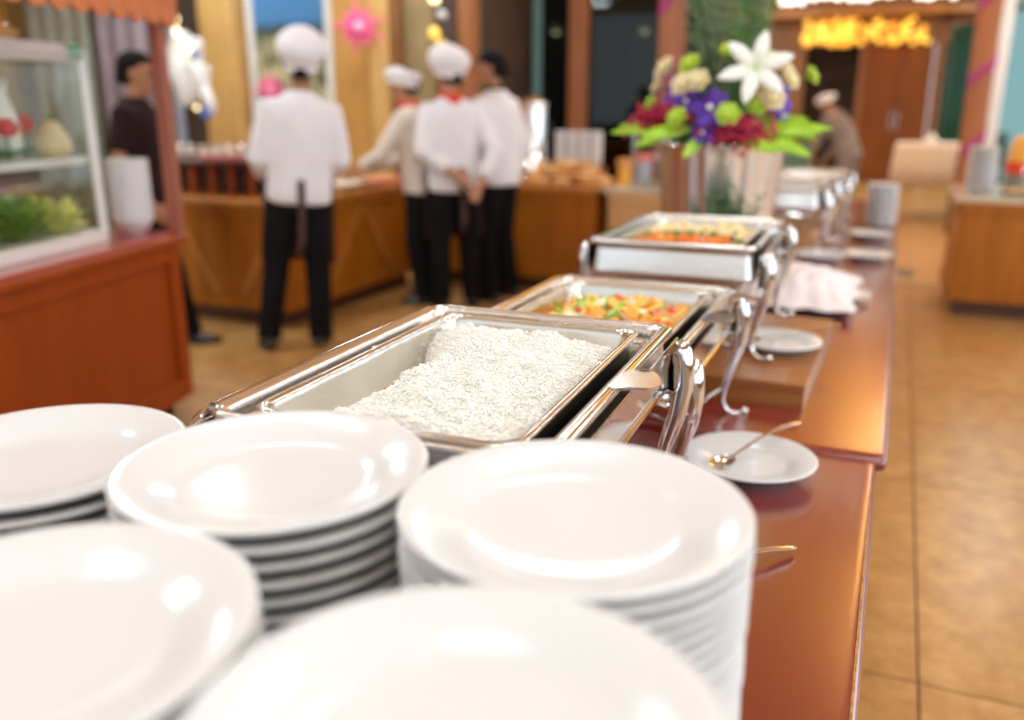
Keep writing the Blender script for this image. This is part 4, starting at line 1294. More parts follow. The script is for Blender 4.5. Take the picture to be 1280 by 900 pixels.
MB().loft([rrect(0.20, 0.055, 0.02, 0.0, 4), rrect(0.22, 0.065, 0.025, 0.03, 4), rrect(0.215, 0.06, 0.02, 0.03, 4), rrect(0.195, 0.05, 0.02, 0.006, 4)]).build('tray_shell', 'tray_red', tr)
for sx in (-1, 1):
    MB().tube([(sx * 0.215, -0.03, 0.03), (sx * 0.25, 0, 0.04), (sx * 0.215, 0.03, 0.03)], 0.006, 8).build('handle', 'tray_red', tr)
jar_me = MB().lathe([(0.0, 0.0), (0.032, 0.0), (0.038, 0.01), (0.038, 0.05), (0.030, 0.062), (0.030, 0.07), (0.0, 0.072)], 16).mesh('glass_jar', 'chrome', angle=40)
for k in range(7):
    jt = thing('condiment_jar', 'small condiment jar in the row along the tray ledge', 'jar', (-4.58 + k * 0.11, 4.845, KZ + 0.2255), 0, 'condiment jars on the tray ledge')
    a = bpy.data.objects.new('glass', jar_me)
    COL.objects.link(a)
    a.parent = jt
    MB().lathe([(0.0, 0.072), (0.032, 0.072), (0.034, 0.084), (0.012, 0.092), (0.0, 0.098)], 14).build('lid', 'cutlery', jt)
# trays of food along the side of the long counter
def food_tray(loc, hx, hy, m, label, n, piece, cat='food', rz=0.0, seed=1, pal=('bread',)):
    t = thing('serving_tray', label, 'tray', loc, rz)
    MB().loft([rrect(hx - 0.02, hy - 0.02, 0.02, 0.0, 4), rrect(hx, hy, 0.03, 0.035, 4), rrect(hx - 0.006, hy - 0.006, 0.026, 0.035, 4), rrect(hx - 0.024, hy - 0.024, 0.02, 0.006, 4)]).build('tray_shell', m, t)
    MB().loft([rrect(hx - 0.002, hy - 0.002, 0.03, 0.034, 4), rrect(hx + 0.004, hy + 0.004, 0.033, 0.037, 4), rrect(hx - 0.004, hy - 0.004, 0.028, 0.038, 4)]).build('tray_rim', m, t)
    return t
food_tray((-3.62, 4.95, KZ), 0.13, 0.19, 'pan_steel', 'steel tray on the side counter nearest the lone chef', 0, '')
food_tray((-3.62, 5.42, KZ), 0.13, 0.20, 'pan_steel', 'steel tray on the side counter under the reaching hand', 0, '')
food_tray((-3.62, 5.88, KZ), 0.13, 0.20, 'tray_red', 'red tray at the inner end of the side counter', 0, '')
pm = [MB().ball((0, 0, 0.022), (0.042, 0.034, 0.022), 10, 7).mesh('roll', m, angle=0) for m in ('bread', 'bread_pale', 'veg_white')]
def rolls(name, label, cat, group, spots, sel):
    for q, p in enumerate(spots):
        o = bpy.data.objects.new(name, pm[sel[q % len(sel)]])
        COL.objects.link(o)
        o.location = p
        o.rotation_euler = (0, 0, rnd.uniform(0, 6))
        s = rnd.uniform(0.9, 1.2)
        o.scale = (s, s, s)
        tag(o, label, cat, group)
rolls('bread_roll', 'pale bun on the steel tray nearest the lone chef', 'bread', 'buns on the near steel tray',
      [(-3.62 + dx, 4.95 + dy, KZ + 0.008) for dx in (-0.055, 0.055) for dy in (-0.12, -0.03, 0.06, 0.14)], (2, 1))
rolls('bread_roll', 'white bun on the steel tray under the reaching hand', 'bread', 'buns on the middle tray',
      [(-3.62 + dx, 5.42 + dy, KZ + 0.008) for dx in (-0.055, 0.055) for dy in (-0.13, -0.04, 0.05, 0.14)], (2,))
rolls('bread_roll', 'brown bun on the red tray of the side counter', 'bread', 'buns on the red tray',
      [(-3.62 + dx, 5.88 + dy, KZ + 0.008) for dx in (-0.055, 0.055) for dy in (-0.13, -0.04, 0.05, 0.14)], (0,))
# pastries heaped on the pastry counter
rp = random.Random(21)
sp_ = []
for lay in range(4):
    n = (46, 34, 22, 10)[lay]
    for q in range(n):
        sp_.append((rp.uniform(-2.62 + 0.03 * lay, -2.02 - 0.03 * lay), 6.28 + rp.uniform(0, 0.36 - 0.05 * lay) + 0.05 * lay, KZ + 0.001 + lay * 0.040))
rolls('pastry', 'golden brown pastry in the heap behind the group of chefs', 'pastry', 'pastries on the pastry counter', sp_, (0, 1, 1, 0, 1))
# steel urn
ur = thing('drink_urn', 'tall shiny steel drink urn on the pastry counter', 'urn', (-2.70, 6.72, KZ))
MB().lathe([(0.0, 0.0), (0.13, 0.0), (0.13, 0.03), (0.115, 0.05), (0.115, 0.56), (0.125, 0.57), (0.125, 0.59), (0.06, 0.635), (0.0, 0.645)], 32).build('body', 'chrome', ur)
MB().ball((0, 0, 0.66), 0.02, 10, 7).build('lid_knob', 'rubber', ur)
MB().tube([(0.0, -0.11, 0.10), (0.0, -0.16, 0.10), (0.0, -0.17, 0.07)], 0.012, 8).build('tap', 'chrome', ur)
for sx in (-1, 1):
    MB().tube([(sx * 0.11, 0, 0.44), (sx * 0.16, 0, 0.44), (sx * 0.16, 0, 0.34), (sx * 0.11, 0, 0.34)], 0.009, 8).build('side_handle', 'rubber', ur)
# columns of stacked white cups
cup = MB().lathe([(0.0, 0.003), (0.028, 0.003), (0.043, 0.055), (0.045, 0.075), (0.047, 0.076), (0.048, 0.072), (0.046, 0.052), (0.032, 0.0), (0.0, 0.0)], 24).mesh('cup_body', 'porcelain', angle=0)
hnd = MB().tube([(0.044, 0, 0.058), (0.066, 0, 0.055), (0.070, 0, 0.038), (0.060, 0, 0.024), (0.038, 0, 0.022)], 0.004, 6).mesh('handle', 'porcelain', angle=0)
for c in range(4):
    for k in range(5):
        t = thing('white_cup', 'white cup, %s from the bottom in the %s column counted from the urn' % (('first', 'second', 'third', 'fourth', 'topmost fifth')[k], ('first', 'second', 'third', 'fourth')[c]), 'cup', (-2.46 + 0.098 * c, 6.74, KZ + 0.001 + 0.0 + k * 0.050 + 0.10), 2.2, 'cups stacked beside the urn')
        for nm, me in (('cup_body', cup), ('handle', hnd)):
            a = bpy.data.objects.new(nm, me)
            COL.objects.link(a)
            a.parent = t
cs = thing('cup_shelf', 'low wooden shelf lifting the white cups beside the urn', 'shelf', (-2.31, 6.74, KZ))
MB().span(-0.22, 0.22, -0.07, 0.07, 0.08, 0.10).build('shelf_board', 'wood_red', cs, smooth=False)
for sx in (-0.2, 0.2):
    MB().span(sx - 0.012, sx + 0.012, -0.07, 0.07, 0, 0.08).build('support', 'wood_red', cs, smooth=False)
# beige counter items
sk = thing('steel_sink', 'shallow dark basin let into the marble counter', 'basin', (-1.62, 6.46, KZ))
MB().loft([rrect(0.17, 0.13, 0.03, 0.0005, 4), rrect(0.18, 0.14, 0.03, 0.012, 4), rrect(0.165, 0.125, 0.03, 0.012, 4), rrect(0.15, 0.11, 0.03, 0.003, 4)]).build('basin', 'stone_sink', sk)
MB().lathe([(0.0, 0.003), (0.018, 0.003), (0.02, 0.006), (0.0, 0.007)], 14).build('drain', 'chrome', sk)
for (x, y, h, r, m1, m2, lab) in ((-1.80, 6.80, 0.16, 0.058, 'blue_grey', 'tray_red', 'grey jar with pink lid on the marble counter'),
                                  (-1.50, 6.80, 0.13, 0.055, 'porcelain_cream', 'porcelain', 'short cream jar on the marble counter nearest the flower bowl'),
                                  (-1.90, 6.62, 0.13, 0.05, 'orange_plastic', 'bread', 'orange preserve jar at the pastry end of the marble counter'),
                                  (-1.66, 6.84, 0.17, 0.045, 'pine_green', 'porcelain_cream', 'green jar between the other jars on the marble counter')):
    t = thing('storage_jar', lab, 'jar', (x, y, KZ))
    MB().lathe([(0.0, 0.0), (r * 0.9, 0.0), (r, 0.01), (r, h * 0.85), (r * 0.85, h), (0.0, h)], 22).build('body', m1, t)
    MB().lathe([(0.0, h), (r * 1.15, h), (r * 1.2, h + 0.015), (r * 1.15, h + 0.05), (0.0, h + 0.06)], 22).build('lid', m2, t)

# sneeze guard posts behind beige counter
sg = thing('sneeze_guard', 'clear glass guard with brass posts on the marble counter', 'glass guard', (-1.58, 6.93, KZ))
MB().span(-0.36, 0.36, -0.003, 0.003, 0.05, 0.42).build('pane', 'clear_glass', sg, smooth=False)
for sx in (-0.34, 0.34):
    MB().tube([(sx, 0.012, 0), (sx, 0.012, 0.45)], 0.010, 8).build('post', 'cutlery', sg)

# right counter items
for i in range(24):
    o = bpy.data.objects.new('side_plate', sm_me)
    COL.objects.link(o)
    o.location = (0.535 + rnd.uniform(-.001, .001), 6.85, KZ + 0.0005 + i * 0.0125)
    o.scale = (1.15, 1.15, 1.15)
    tag(o, 'topmost cream plate of the stack on the aisle counter' if i == 23 else '%s plate from the top of the cream stack on the aisle counter' % ORD[22 - i], 'plate', 'plates stacked on the aisle counter')
jp = thing('juice_dispenser', 'orange topped dispenser with red base on the aisle counter', 'dispenser', (0.80, 7.10, KZ))
MB().lathe([(0.0, 0.0), (0.10, 0.0), (0.10, 0.12), (0.0, 0.12)], 24).build('base', 'stone_sink', jp)
MB().lathe([(0.0, 0.12), (0.105, 0.12), (0.105, 0.20), (0.0, 0.20)], 24).build('band', 'red_plastic', jp)
MB().lathe([(0.0, 0.20), (0.10, 0.20), (0.085, 0.33), (0.06, 0.37), (0.0, 0.38)], 24).build('tank', 'orange_plastic', jp)
MB().tube([(0, -0.09, 0.16), (0, -0.14, 0.16), (0, -0.145, 0.13)], 0.010, 8).build('tap', 'chrome', jp)
bt = food_tray((0.80, 6.66, KZ), 0.16, 0.11, 'stone_sink', 'dark tray at the front of the aisle counter', 0, '')
rolls('bread_roll', 'brown bun on the dark tray of the aisle counter', 'bread', 'buns on the aisle counter tray',
      [(0.80 + dx, 6.66 + dy, KZ + 0.008) for dx in (-0.09, 0.0, 0.09) for dy in (-0.045, 0.045)], (1,))

# ------------------------------------------------------------------ dining tables with cloths, farther back
def cloth_table(label, cl_label, x, y, hx, hy, h, drop, m):
    t = thing('dining_table', label, 'table', (x, y, 0), 0, 'dining tables')
    MB().span(-hx + 0.02, hx - 0.02, -hy + 0.02, hy - 0.02, h - 0.03, h - 0.004).build('table_top', 'wood_dark', t, smooth=False)
    for sx in (-1, 1):
        for sy in (-1, 1):
            MB().tube([(sx * (hx - 0.06), sy * (hy - 0.06), 0), (sx * (hx - 0.07), sy * (hy - 0.07), h - 0.03)], [0.016, 0.024], 8).build('leg', 'wood_dark', t)
    b = MB()
    rings = []
    for (o, z, wv) in ((-0.02, h, 0), (0.004, h - 0.004, 0), (0.012, h - 0.02, 0.2), (0.03, h - drop * 0.5, 0.7), (0.05, h - drop, 1.0)):
        ring_ = []
        for k, p in enumerate(rrect(hx + o, hy + o, 0.03 + max(0, o), z, 10)):
            f = 1 + wv * 0.02 * math.sin(k * 1.7)
            ring_.append((p[0] * f, p[1] * f, z))
        rings.append(ring_)
    b.loft(list(reversed(rings)), cap0=False, cap1=True)
    o = b.build('tablecloth', m, angle=0, solid=0.003)
    o.location = (x, y, 0.002)
    tag(o, cl_label, 'tablecloth')
cloth_table('dining table standing in the aisle under a white cloth', 'white cloth draped over the dining table in the aisle', 0.36, 12.45, 0.38, 0.38, 0.91, 0.46, 'cloth_cream')
cloth_table('dining table under a cream cloth seen behind the chafing dishes', 'cream cloth draped over the table behind the chafing dishes', -0.98, 9.3, 0.50, 0.40, 0.74, 0.5, 'cloth_cream')
nf = thing('folded_napkin', 'folded white napkin standing on the aisle table', 'napkin', (0.36, 12.40, 0.914))
MB().lathe([(0.09, 0.0), (0.10, 0.005), (0.06, 0.06), (0.02, 0.12), (0.0, 0.13)], 12, fn=lambda a, z: 1 + 0.18 * math.sin(6 * a)).build('cone', 'white_cloth', nf, angle=0)
MB().lathe([(0.085, 0.02), (0.092, 0.02), (0.084, 0.034), (0.078, 0.034)], 12, fn=lambda a, z: 1 + 0.16 * math.sin(6 * a)).build('band', 'cloth_cream', nf, angle=0)
def dining_chair(label, loc, rz):
    t = thing('dining_chair', label, 'chair', loc, rz, 'dining chairs')
    MB().span(-0.22, 0.22, -0.21, 0.21, 0.43, 0.48).build('seat', 'grey_cloth', t, smooth=False, bevel=0.02)
    MB().span(-0.19, 0.19, -0.225, -0.195, 0.62, 0.98).build('backrest', 'teal_panel', t, smooth=False, bevel=0.012)
    for sx in (-1, 1):
        MB().tube([(sx * 0.20, -0.21, 0.0), (sx * 0.20, -0.21, 0.45), (sx * 0.20, -0.24, 1.02)], 0.018, 8).build('leg', 'wood_column', t)
        MB().tube([(sx * 0.20, 0.19, 0.0), (sx * 0.20, 0.19, 0.45)], 0.018, 8).build('leg', 'wood_column', t)
    MB().tube([(-0.21, -0.24, 1.02), (0.21, -0.24, 1.02)], 0.022, 8).build('top_rail', 'wood_column', t)
dining_chair('wooden dining chair with dark back beside the aisle table', (0.98, 13.2, 0), R(20))
dining_chair('wooden dining chair behind the cream table near the flowers', (-1.05, 10.0, 0), R(180))

# ------------------------------------------------------------------ columns, ribbons, garlands, decorations
def wood_column(label, x, y, r, ribbon, turns, ph=0.0):
    t = thing('wooden_column', label, 'column', (x, y, 0), 0, 'ribbon wrapped columns')
    MB().loft([rrect(r, r, 0.03, z, 4) for z in (0.0, CEIL)]).build('shaft', 'wood_column', t)
    MB().loft([rrect(r + 0.03, r + 0.03, 0.03, z, 4) for z in (0.0, 0.14)]).build('foot', 'wood_dark', t)
    n = 40 * turns
    b = MB()
    for i in range(n + 1):
        a = 2 * PI * i / 40 + ph
        q = max(abs(math.cos(a)), abs(math.sin(a)))
        rad = (r + 0.006) / q
        rad = min(rad, (r + 0.006) * 1.30)
        z = 0.4 + (CEIL - 0.6) * i / n
        for dz in (-0.05, 0.05):
            b.v.append((rad * math.cos(a), rad * math.sin(a), z + dz))
    for i in range(n):
        b.f.append((2 * i, 2 * i + 2, 2 * i + 3, 2 * i + 1))
    b.build('ribbon', ribbon, t, angle=0, solid=0.004)
wood_column('wooden column with magenta ribbon beside the pale window', 0.72, 11.0, 0.115, 'magenta', 4)
wood_column('wooden column with magenta ribbon behind the flower arrangement', -2.24, 9.2, 0.085, 'magenta', 4, 1.0)

rg = random.Random(5)
def garland(name, label, loc, spots, mats, r, wire_pts):
    t = thing(name, label, 'light garland', loc)
    MB().tube(wire_pts, 0.006, 5).build('wire', 'rubber', t)
    ms = [MB().ball((0, 0, 0), r, 8, 6).mesh('bulb', m, angle=0) for m in mats]
    for q, p in enumerate(spots):
        o = bpy.data.objects.new('bulb', ms[rg.randrange(len(ms))])
        COL.objects.link(o)
        o.location = p
        o.parent = t
    return t
garland('yellow_light_garland', 'dense panel of yellow and orange bulbs over the dark doorway', (-0.76, 17.80, 2.62),
        [(rg.uniform(-1.05, 1.02) if q > 48 else rg.uniform(-1.05, -0.2), rg.uniform(-0.06, 0.06), rg.uniform(-0.20, 0.20)) for q in range(125)],
        ['gold_bulb', 'gold_bulb', 'orange_bulb'], 0.052, [(-1.08, 0, 0.22), (0, 0, 0.24), (1.05, 0, 0.22)])
garland('white_light_garland', 'row of bright white bulbs strung along the lintel above the doorway', (-0.75, 17.45, 3.21),
        [(-1.45 + 2.9 * q / 43, rg.uniform(-0.05, 0.05), rg.uniform(-0.08, 0.06)) for q in range(44)],
        ['white_bulb'], 0.06, [(-1.5, 0, 0.06), (0, 0, 0.03), (1.5, 0, 0.06)])
def star(label, loc, r, m, spikes, face):
    t = thing('paper_star', label, 'decoration', loc, 0, 'pink wall decorations')
    pts = []
    for k in range(spikes * 2):
        a = PI * k / spikes
        rad = r * (1 + 0.25 * (k % 4 == 0)) if k % 2 == 0 else r * 0.46
        pts.append((rad * math.cos(a + 0.3), rad * math.sin(a + 0.3)))
    n = len(pts)
    vs = [(x, y, 0) for x, y in pts] + [(0, 0, r * 0.16), (0, 0, -r * 0.2)]
    fs = [(k, (k + 1) % n, n) for k in range(n)] + [((k + 1) % n, k, n + 1) for k in range(n)]
    b = MB().add(vs, fs)
    Q = Vector(face).to_track_quat('Z', 'Y').to_matrix().to_4x4()
    b.xform(Q)
    b.build('star_body', m, t, smooth=False)
    c = MB().ball((0, 0, r * 0.16), (r * 0.22, r * 0.22, r * 0.10), 14, 8)
    c.xform(Q)
    c.build('star_centre', 'pink_pale', t)
star('bright pink paper star hanging high on the ochre wall', (-4.95, 7.78, 2.10), 0.23, 'pink', 9, (0.55, -0.83, 0.0))
star('bright pink paper flower on the picture above the lone chef shoulder', (-6.17, 7.93, 1.53), 0.17, 'pink', 8, (0.55, -0.83, 0.0))

# white hanging satin decoration with small lamps near the food cart post
dc = thing('satin_swag', 'white satin swag decoration with small warm lamps hanging by the dark panel', 'decoration', (-5.95, 6.55, 0))
rs = random.Random(8)
for (x, z0, z1, r) in ((-0.10, 1.36, 2.02, 0.115), (0.06, 1.45, 1.95, 0.085), (0.15, 1.28, 1.72, 0.055)):
    n = 8
    MB().tube([(x + 0.04 * math.sin(i * 0.9), 0.02 * math.cos(i), z0 + (z1 - z0) * i / n) for i in range(n + 1)],
              [r * (0.55 + 0.5 * math.sin(PI * (0.12 + 0.76 * i / n))) for i in range(n + 1)], 14).build('satin_fold', 'white_satin', dc, subsurf=1)
MB().ball((0.17, -0.05, 1.30), 0.05, 10, 7).build('blue_bauble', 'blue_bit', dc)
MB().ball((0.10, -0.05, 1.80), 0.04, 10, 7).build('blue_bauble', 'blue_bit', dc)
MB().tube([(-0.02, 0, 1.9), (-0.02, 0, CEIL)], 0.006, 6).build('cord', 'rubber', dc)
for (x, z, r) in ((-0.04, 2.10, 0.045), (0.06, 1.86, 0.048), (-0.02, 2.0, 0.03), (0.13, 1.35, 0.02)):
    MB().ball((x, -0.12, z), r, 12, 8).build('lamp', 'warm_bulb', dc)
# pendants seen through the dark glass and brass lamp string by the mullion
for (x, y, z, lab) in ((-3.62, 9.7, 2.20, 'small warm pendant lamp behind the dark glass beside the tall mullion'), (-2.62, 9.7, 2.18, 'small warm pendant lamp behind the dark glass near the flowers')):
    t = thing('pendant_lamp', lab, 'lamp', (x, y, 0), 0, 'pendants behind the dark glass')
    MB().lathe([(0.0, z + 0.02), (0.03, z + 0.02), (0.09, z - 0.05), (0.085, z - 0.05), (0.0, z + 0.0)], 18).build('shade', 'ochre', t)
    MB().ball((0, 0, z - 0.04), 0.045, 10, 7).build('bulb', 'warm_bulb', t)
    MB().tube([(0, 0, z + 0.02), (0, 0, CEIL)], 0.004, 5).build('cord', 'rubber', t)
ls = thing('lamp_string', 'hanging string of small round lamps and yellow blooms beside the chef hat', 'decoration', (-4.05, 7.75, 0))
MB().tube([(0, 0, 1.7), (0, 0, CEIL)], 0.005, 5).build('cord', 'rubber', ls)
for (z, r, m) in ((2.32, 0.05, 'warm_bulb'), (2.17, 0.045, 'porcelain'), (2.02, 0.05, 'gold_bulb'), (1.92, 0.05, 'veg_yellow'), (1.82, 0.05, 'gold_bulb')):
    MB().ball((rs.uniform(-0.05, 0.05), -0.03, z), r, 10, 7).build('round_lamp', m, ls)
# curtains behind the cart
def curtain(label, x0, x1, m, y=7.9):
    b = MB()
    n = int((x1 - x0) * 30)
    for i in range(n + 1):
        x = x0 + (x1 - x0) * i / n
        for z in (0.05, 3.3):
            b.v.append((x, y + 0.04 * math.sin(x * 24), z))
    for i in range(n):
        b.f.append((2 * i, 2 * i + 2, 2 * i + 3, 2 * i + 1))
    o = b.build('curtain', m, angle=0, solid=0.006)
    tag(o, label, 'curtain', 'curtains behind the food cart')
curtain('mauve grey curtain hanging behind the dark shirted man', -8.55, -7.60, 'curtain_mauve')
curtain('sage grey curtain hanging behind the display case', -9.55, -8.62, 'curtain_sage')
cr = thing('curtain_rod', 'dark rod carrying the mauve and sage curtains', 'curtain rod', (-8.55, 7.9, 3.33))
MB().tube([(-1.05, 0, 0), (1.0, 0, 0)], 0.018, 8).build('rod', 'wood_dark', cr)
for sx in (-1.06, 1.01):
    MB().ball((sx, 0, 0), 0.035, 10, 7).build('finial', 'wood_dark', cr)

# ------------------------------------------------------------------ people
def ellipse(c, rx, ry, seg=16, M=None):
    out = []
    for k in range(seg):
        a = 2 * PI * k / seg
        p = Vector((rx * math.cos(a), ry * math.sin(a), 0))
        out.append(c + (M @ p if M is not None else p))
    return out
def add_hand(b, wrist, d, palm_n, side, s, curl=0.5):
    """palm plus five fingers; d = forearm direction, palm_n = way the palm faces, side = +1/-1 where the thumb leaves"""
    d = d.normalized()
    n = (palm_n - d * palm_n.dot(d)).normalized()
    t = d.cross(n).normalized() * side
    rings = []
    for (u, w, th) in ((-0.03, 0.026, 0.022), (0.0, 0.027, 0.020), (0.03, 0.038, 0.017), (0.07, 0.043, 0.015), (0.095, 0.040, 0.012)):
        c = wrist + d * u * s
        rings.append([c + t * (w * s * math.cos(2 * PI * k / 12)) + n * (th * s * math.sin(2 * PI * k / 12)) for k in range(12)])
    b.loft(rings if side < 0 else [list(reversed(r)) for r in rings])
    for i, (off, L) in enumerate(((0.031, 0.072), (0.0105, 0.082), (-0.0105, 0.076), (-0.031, 0.060))):
        p = wrist + d * 0.085 * s + t * off * s
        pts = [p]
        ang = curl * 0.4
        for seg_l in (0.45, 0.32, 0.26):
            dd = d * math.cos(ang) + n * math.sin(ang)
            pts.append(pts[-1] + dd * L * seg_l * s)
            ang += curl
        b.tube(pts, [0.0098 * s, 0.0094 * s, 0.0086 * s, 0.007 * s], 8)
    p = wrist + d * 0.025 * s + t * 0.028 * s
    td = (d * 0.75 + t * 0.6 + n * 0.25).normalized()
    q = p + td * 0.045 * s
    b.tube([p, q, q + (td * 0.8 + d * 0.5).normalized() * 0.034 * s], [0.013 * s, 0.0115 * s, 0.0085 * s], 8)
def person(label, loc, rz, h, arms, feet, lean=0.0, head_turn=0.0, head_nod=0.0, roll=0.0, skin='skin', jacket='jacket_white', trousers='black_cloth', headwear=None,
           scarf=None, apron=None, hair=True, short_sleeve=False, hem=0.80, scale_w=1.0, collar=None):
    """arms: [(elbow, wrist, palm normal) for left(-x), right(+x)] in local metres for a 1.75 m body; feet: [(x, y, toe angle)]"""
    s = h / 1.75
    t = thing('person', label, 'person', loc, rz)
    t.rotation_euler = (0, roll, rz)
    W = scale_w
    hip = Vector((0, 0, 0.93))
    ML = Matrix.Translation(hip) @ Matrix.Rotation(-lean, 4, 'X') @ Matrix.Translation(-hip)
    def U(x, y, z):
        return (ML @ Vector((x, y, z))) * s
    def torso(b, k, rings_):
        out = []
        for (z, rx, ry, yo) in rings_:
            zz = max(z, 0.93)
            rot = ML.to_3x3() if z >= 0.93 else Matrix.Identity(3)
            c = U(0, yo, z) if z >= 0.93 else Vector((0, yo, z)) * s
            out.append(ellipse(c, rx * k * s * W, ry * k * s, 20, rot))
        b.loft(out)
    sh = [U(-0.170 * W, -0.005, 1.405), U(0.170 * W, -0.005, 1.405)]
    el = [Vector(a[0]) * s for a in arms]
    wr = [Vector(a[1]) * s for a in arms]
    hj = [Vector((-0.09, 0, 0.90)) * s, Vector((0.09, 0, 0.90)) * s]
    ft = [Vector((f[0], f[1], 0.0)) * s for f in feet]
    kn = [(hj[i] + ft[i]) / 2 + Vector((0, 0.035, 0.03)) * s for i in (0, 1)]
    # --- body: one continuous surface
    b = MB()
    torso(b, 1.0, [(0.84, 0.13, 0.09, 0), (0.93, 0.160, 0.108, 0), (1.06, 0.140, 0.100, 0.005), (1.20, 0.155, 0.108, 0.005), (1.34, 0.175, 0.110, 0), (1.42, 0.165, 0.090, -0.005), (1.465, 0.09, 0.068, -0.01), (1.49, 0.058, 0.058, -0.005)])
    b.tube([U(0, -0.01, 1.44), U(0, 0.0, 1.50), U(0, 0.012, 1.56)], [0.062 * s, 0.055 * s, 0.055 * s], 12)
    hc = U(0, 0.015, 1.632)
    HM = ML.to_3x3() @ Matrix.Rotation(head_turn, 3, 'Z') @ Matrix.Rotation(-head_nod, 3, 'X')
    def H(x, y, z):
        return hc + HM @ (Vector((x, y, z)) * s)
    rings = []
    for (z, rx, ry, yo) in ((-0.118, 0.022, 0.022, 0.062), (-0.108, 0.038, 0.040, 0.050), (-0.075, 0.054, 0.070, 0.022), (-0.035, 0.066, 0.086, 0.006), (0.01, 0.074, 0.096, 0.0), (0.05, 0.077, 0.100, -0.004), (0.085, 0.068, 0.086, -0.008), (0.108, 0.045, 0.055, -0.01), (0.118, 0.012, 0.014, -0.01)):
        rings.append([H(rx * math.cos(2 * PI * k / 18), yo + ry * math.sin(2 * PI * k / 18), z) for k in range(18)])
    b.loft(rings)
    b.tube([H(0, 0.088, 0.022), H(0, 0.103, -0.008), H(0, 0.110, -0.024), H(0, 0.092, -0.034)], [0.009 * s, 0.012 * s, 0.015 * s, 0.012 * s], 8)
    for q in (-1, 1):
        b.ball(H(q * 0.076, -0.006, -0.004), (0.010 * s, 0.019 * s, 0.031 * s), 8, 6, HM)
        b.ball(H(q * 0.033, 0.088, 0.026), (0.018 * s, 0.008 * s, 0.006 * s), 8, 5, HM)
    b.ball(H(0, 0.086, -0.060), (0.024 * s, 0.012 * s, 0.011 * s), 8, 6, HM)
    for i in (0, 1):
        q = -1 if i == 0 else 1
        b.tube([sh[i] + Vector((-q * 0.03, 0, -0.01)) * s, sh[i], (sh[i] + el[i]) / 2, el[i]], [0.055 * s, 0.052 * s, 0.046 * s, 0.038 * s], 12)
        b.tube([el[i], el[i].lerp(wr[i], 0.3), el[i].lerp(wr[i], 0.75), wr[i]], [0.038 * s, 0.042 * s, 0.032 * s, 0.026 * s], 12)
        add_hand(b, wr[i], wr[i] - el[i], Vector(arms[i][2]), 1 if i else -1, s)
        b.tube([hj[i], hj[i].lerp(kn[i], 0.5), kn[i]], [0.085 * s, 0.073 * s, 0.055 * s], 12)
        an = ft[i] + Vector((0, -0.02, 0.085)) * s
        b.tube([kn[i], kn[i].lerp(an, 0.3), an, ft[i] + Vector((0, -0.01, 0.045)) * s], [0.055 * s, 0.056 * s, 0.037 * s, 0.036 * s], 12)
    b.build('body', skin, t, remesh=0.0085, smoothmod=3)
    # --- face
    for q in (-1, 1):
        MB().ball(H(q * 0.032, 0.0885, 0.006), (0.012 * s, 0.008 * s, 0.0075 * s), 8, 6, HM).build('eye', 'eye', t)
        MB().tube([H(q * 0.016, 0.097, 0.028), H(q * 0.034, 0.096, 0.034), H(q * 0.052, 0.083, 0.028)], 0.0045 * s, 6).build('eyebrow', 'hair', t)
    MB().tube([H(-0.022, 0.088, -0.059), H(0, 0.099, -0.060), H(0.022, 0.088, -0.059)], 0.006 * s, 6).build('mouth', 'lips', t)
    # --- trousers
    b = MB()
    torso(b, 1.0, [(0.80, 0.165, 0.115, 0), (0.88, 0.178, 0.122, 0), (0.97, 0.172, 0.120, 0), (1.05, 0.155, 0.112, 0.004)])
    for i in (0, 1):
        an = ft[i] + Vector((0, -0.015, 0.045)) * s
        b.tube([hj[i] + Vector((0, 0, 0.02)) * s, hj[i].lerp(kn[i], 0.35), kn[i], kn[i].lerp(an, 0.55), an], [0.098 * s, 0.094 * s, 0.080 * s, 0.074 * s, 0.073 * s], 14)
    b.build('trousers', trousers, t, remesh=0.013, smoothmod=5)
    # --- shoes
    for i in (0, 1):
        m = MB()
        rings = []
        for (y, w, hgt) in ((-0.085, 0.022, 0.045), (-0.075, 0.034, 0.066), (-0.03, 0.040, 0.078), (0.02, 0.040, 0.072), (0.07, 0.046, 0.054), (0.12, 0.046, 0.044), (0.16, 0.034, 0.036), (0.178, 0.014, 0.024)):
            rings.append([(w * s * math.cos(2 * PI * k / 12), y * s, max(0.0, hgt * s * (0.5 + 0.55 * math.sin(2 * PI * k / 12)))) for k in range(12)])
        m.loft([list(reversed(r)) for r in rings])
        m.xform(Matrix.Translation(ft[i]) @ Matrix.Rotation(feet[i][2], 4, 'Z'))
        so = m.build('shoe', 'shoe', t, angle=60)
        sl = MB().loft([[(0.048 * s * math.cos(a), (0.045 + 0.135 * math.sin(a)) * s, z) for a in [2 * PI * k / 18 for k in range(18)]] for z in (0.0, 0.012 * s)])
        sl.xform(Matrix.Translation(ft[i]) @ Matrix.Rotation(feet[i][2], 4, 'Z'))
        sl.build('sole', 'rubber', so)
    # --- jacket or shirt
    b = MB()
    torso(b, 1.0, [(hem, 0.188, 0.136, 0), (hem + 0.06, 0.192, 0.140, 0), (0.98, 0.190, 0.138, 0), (1.06, 0.184, 0.136, 0), (1.20, 0.196, 0.142, 0), (1.34, 0.202, 0.138, -0.004), (1.42, 0.188, 0.112, -0.008), (1.465, 0.115, 0.085, -0.012), (1.50, 0.070, 0.070, -0.008)])
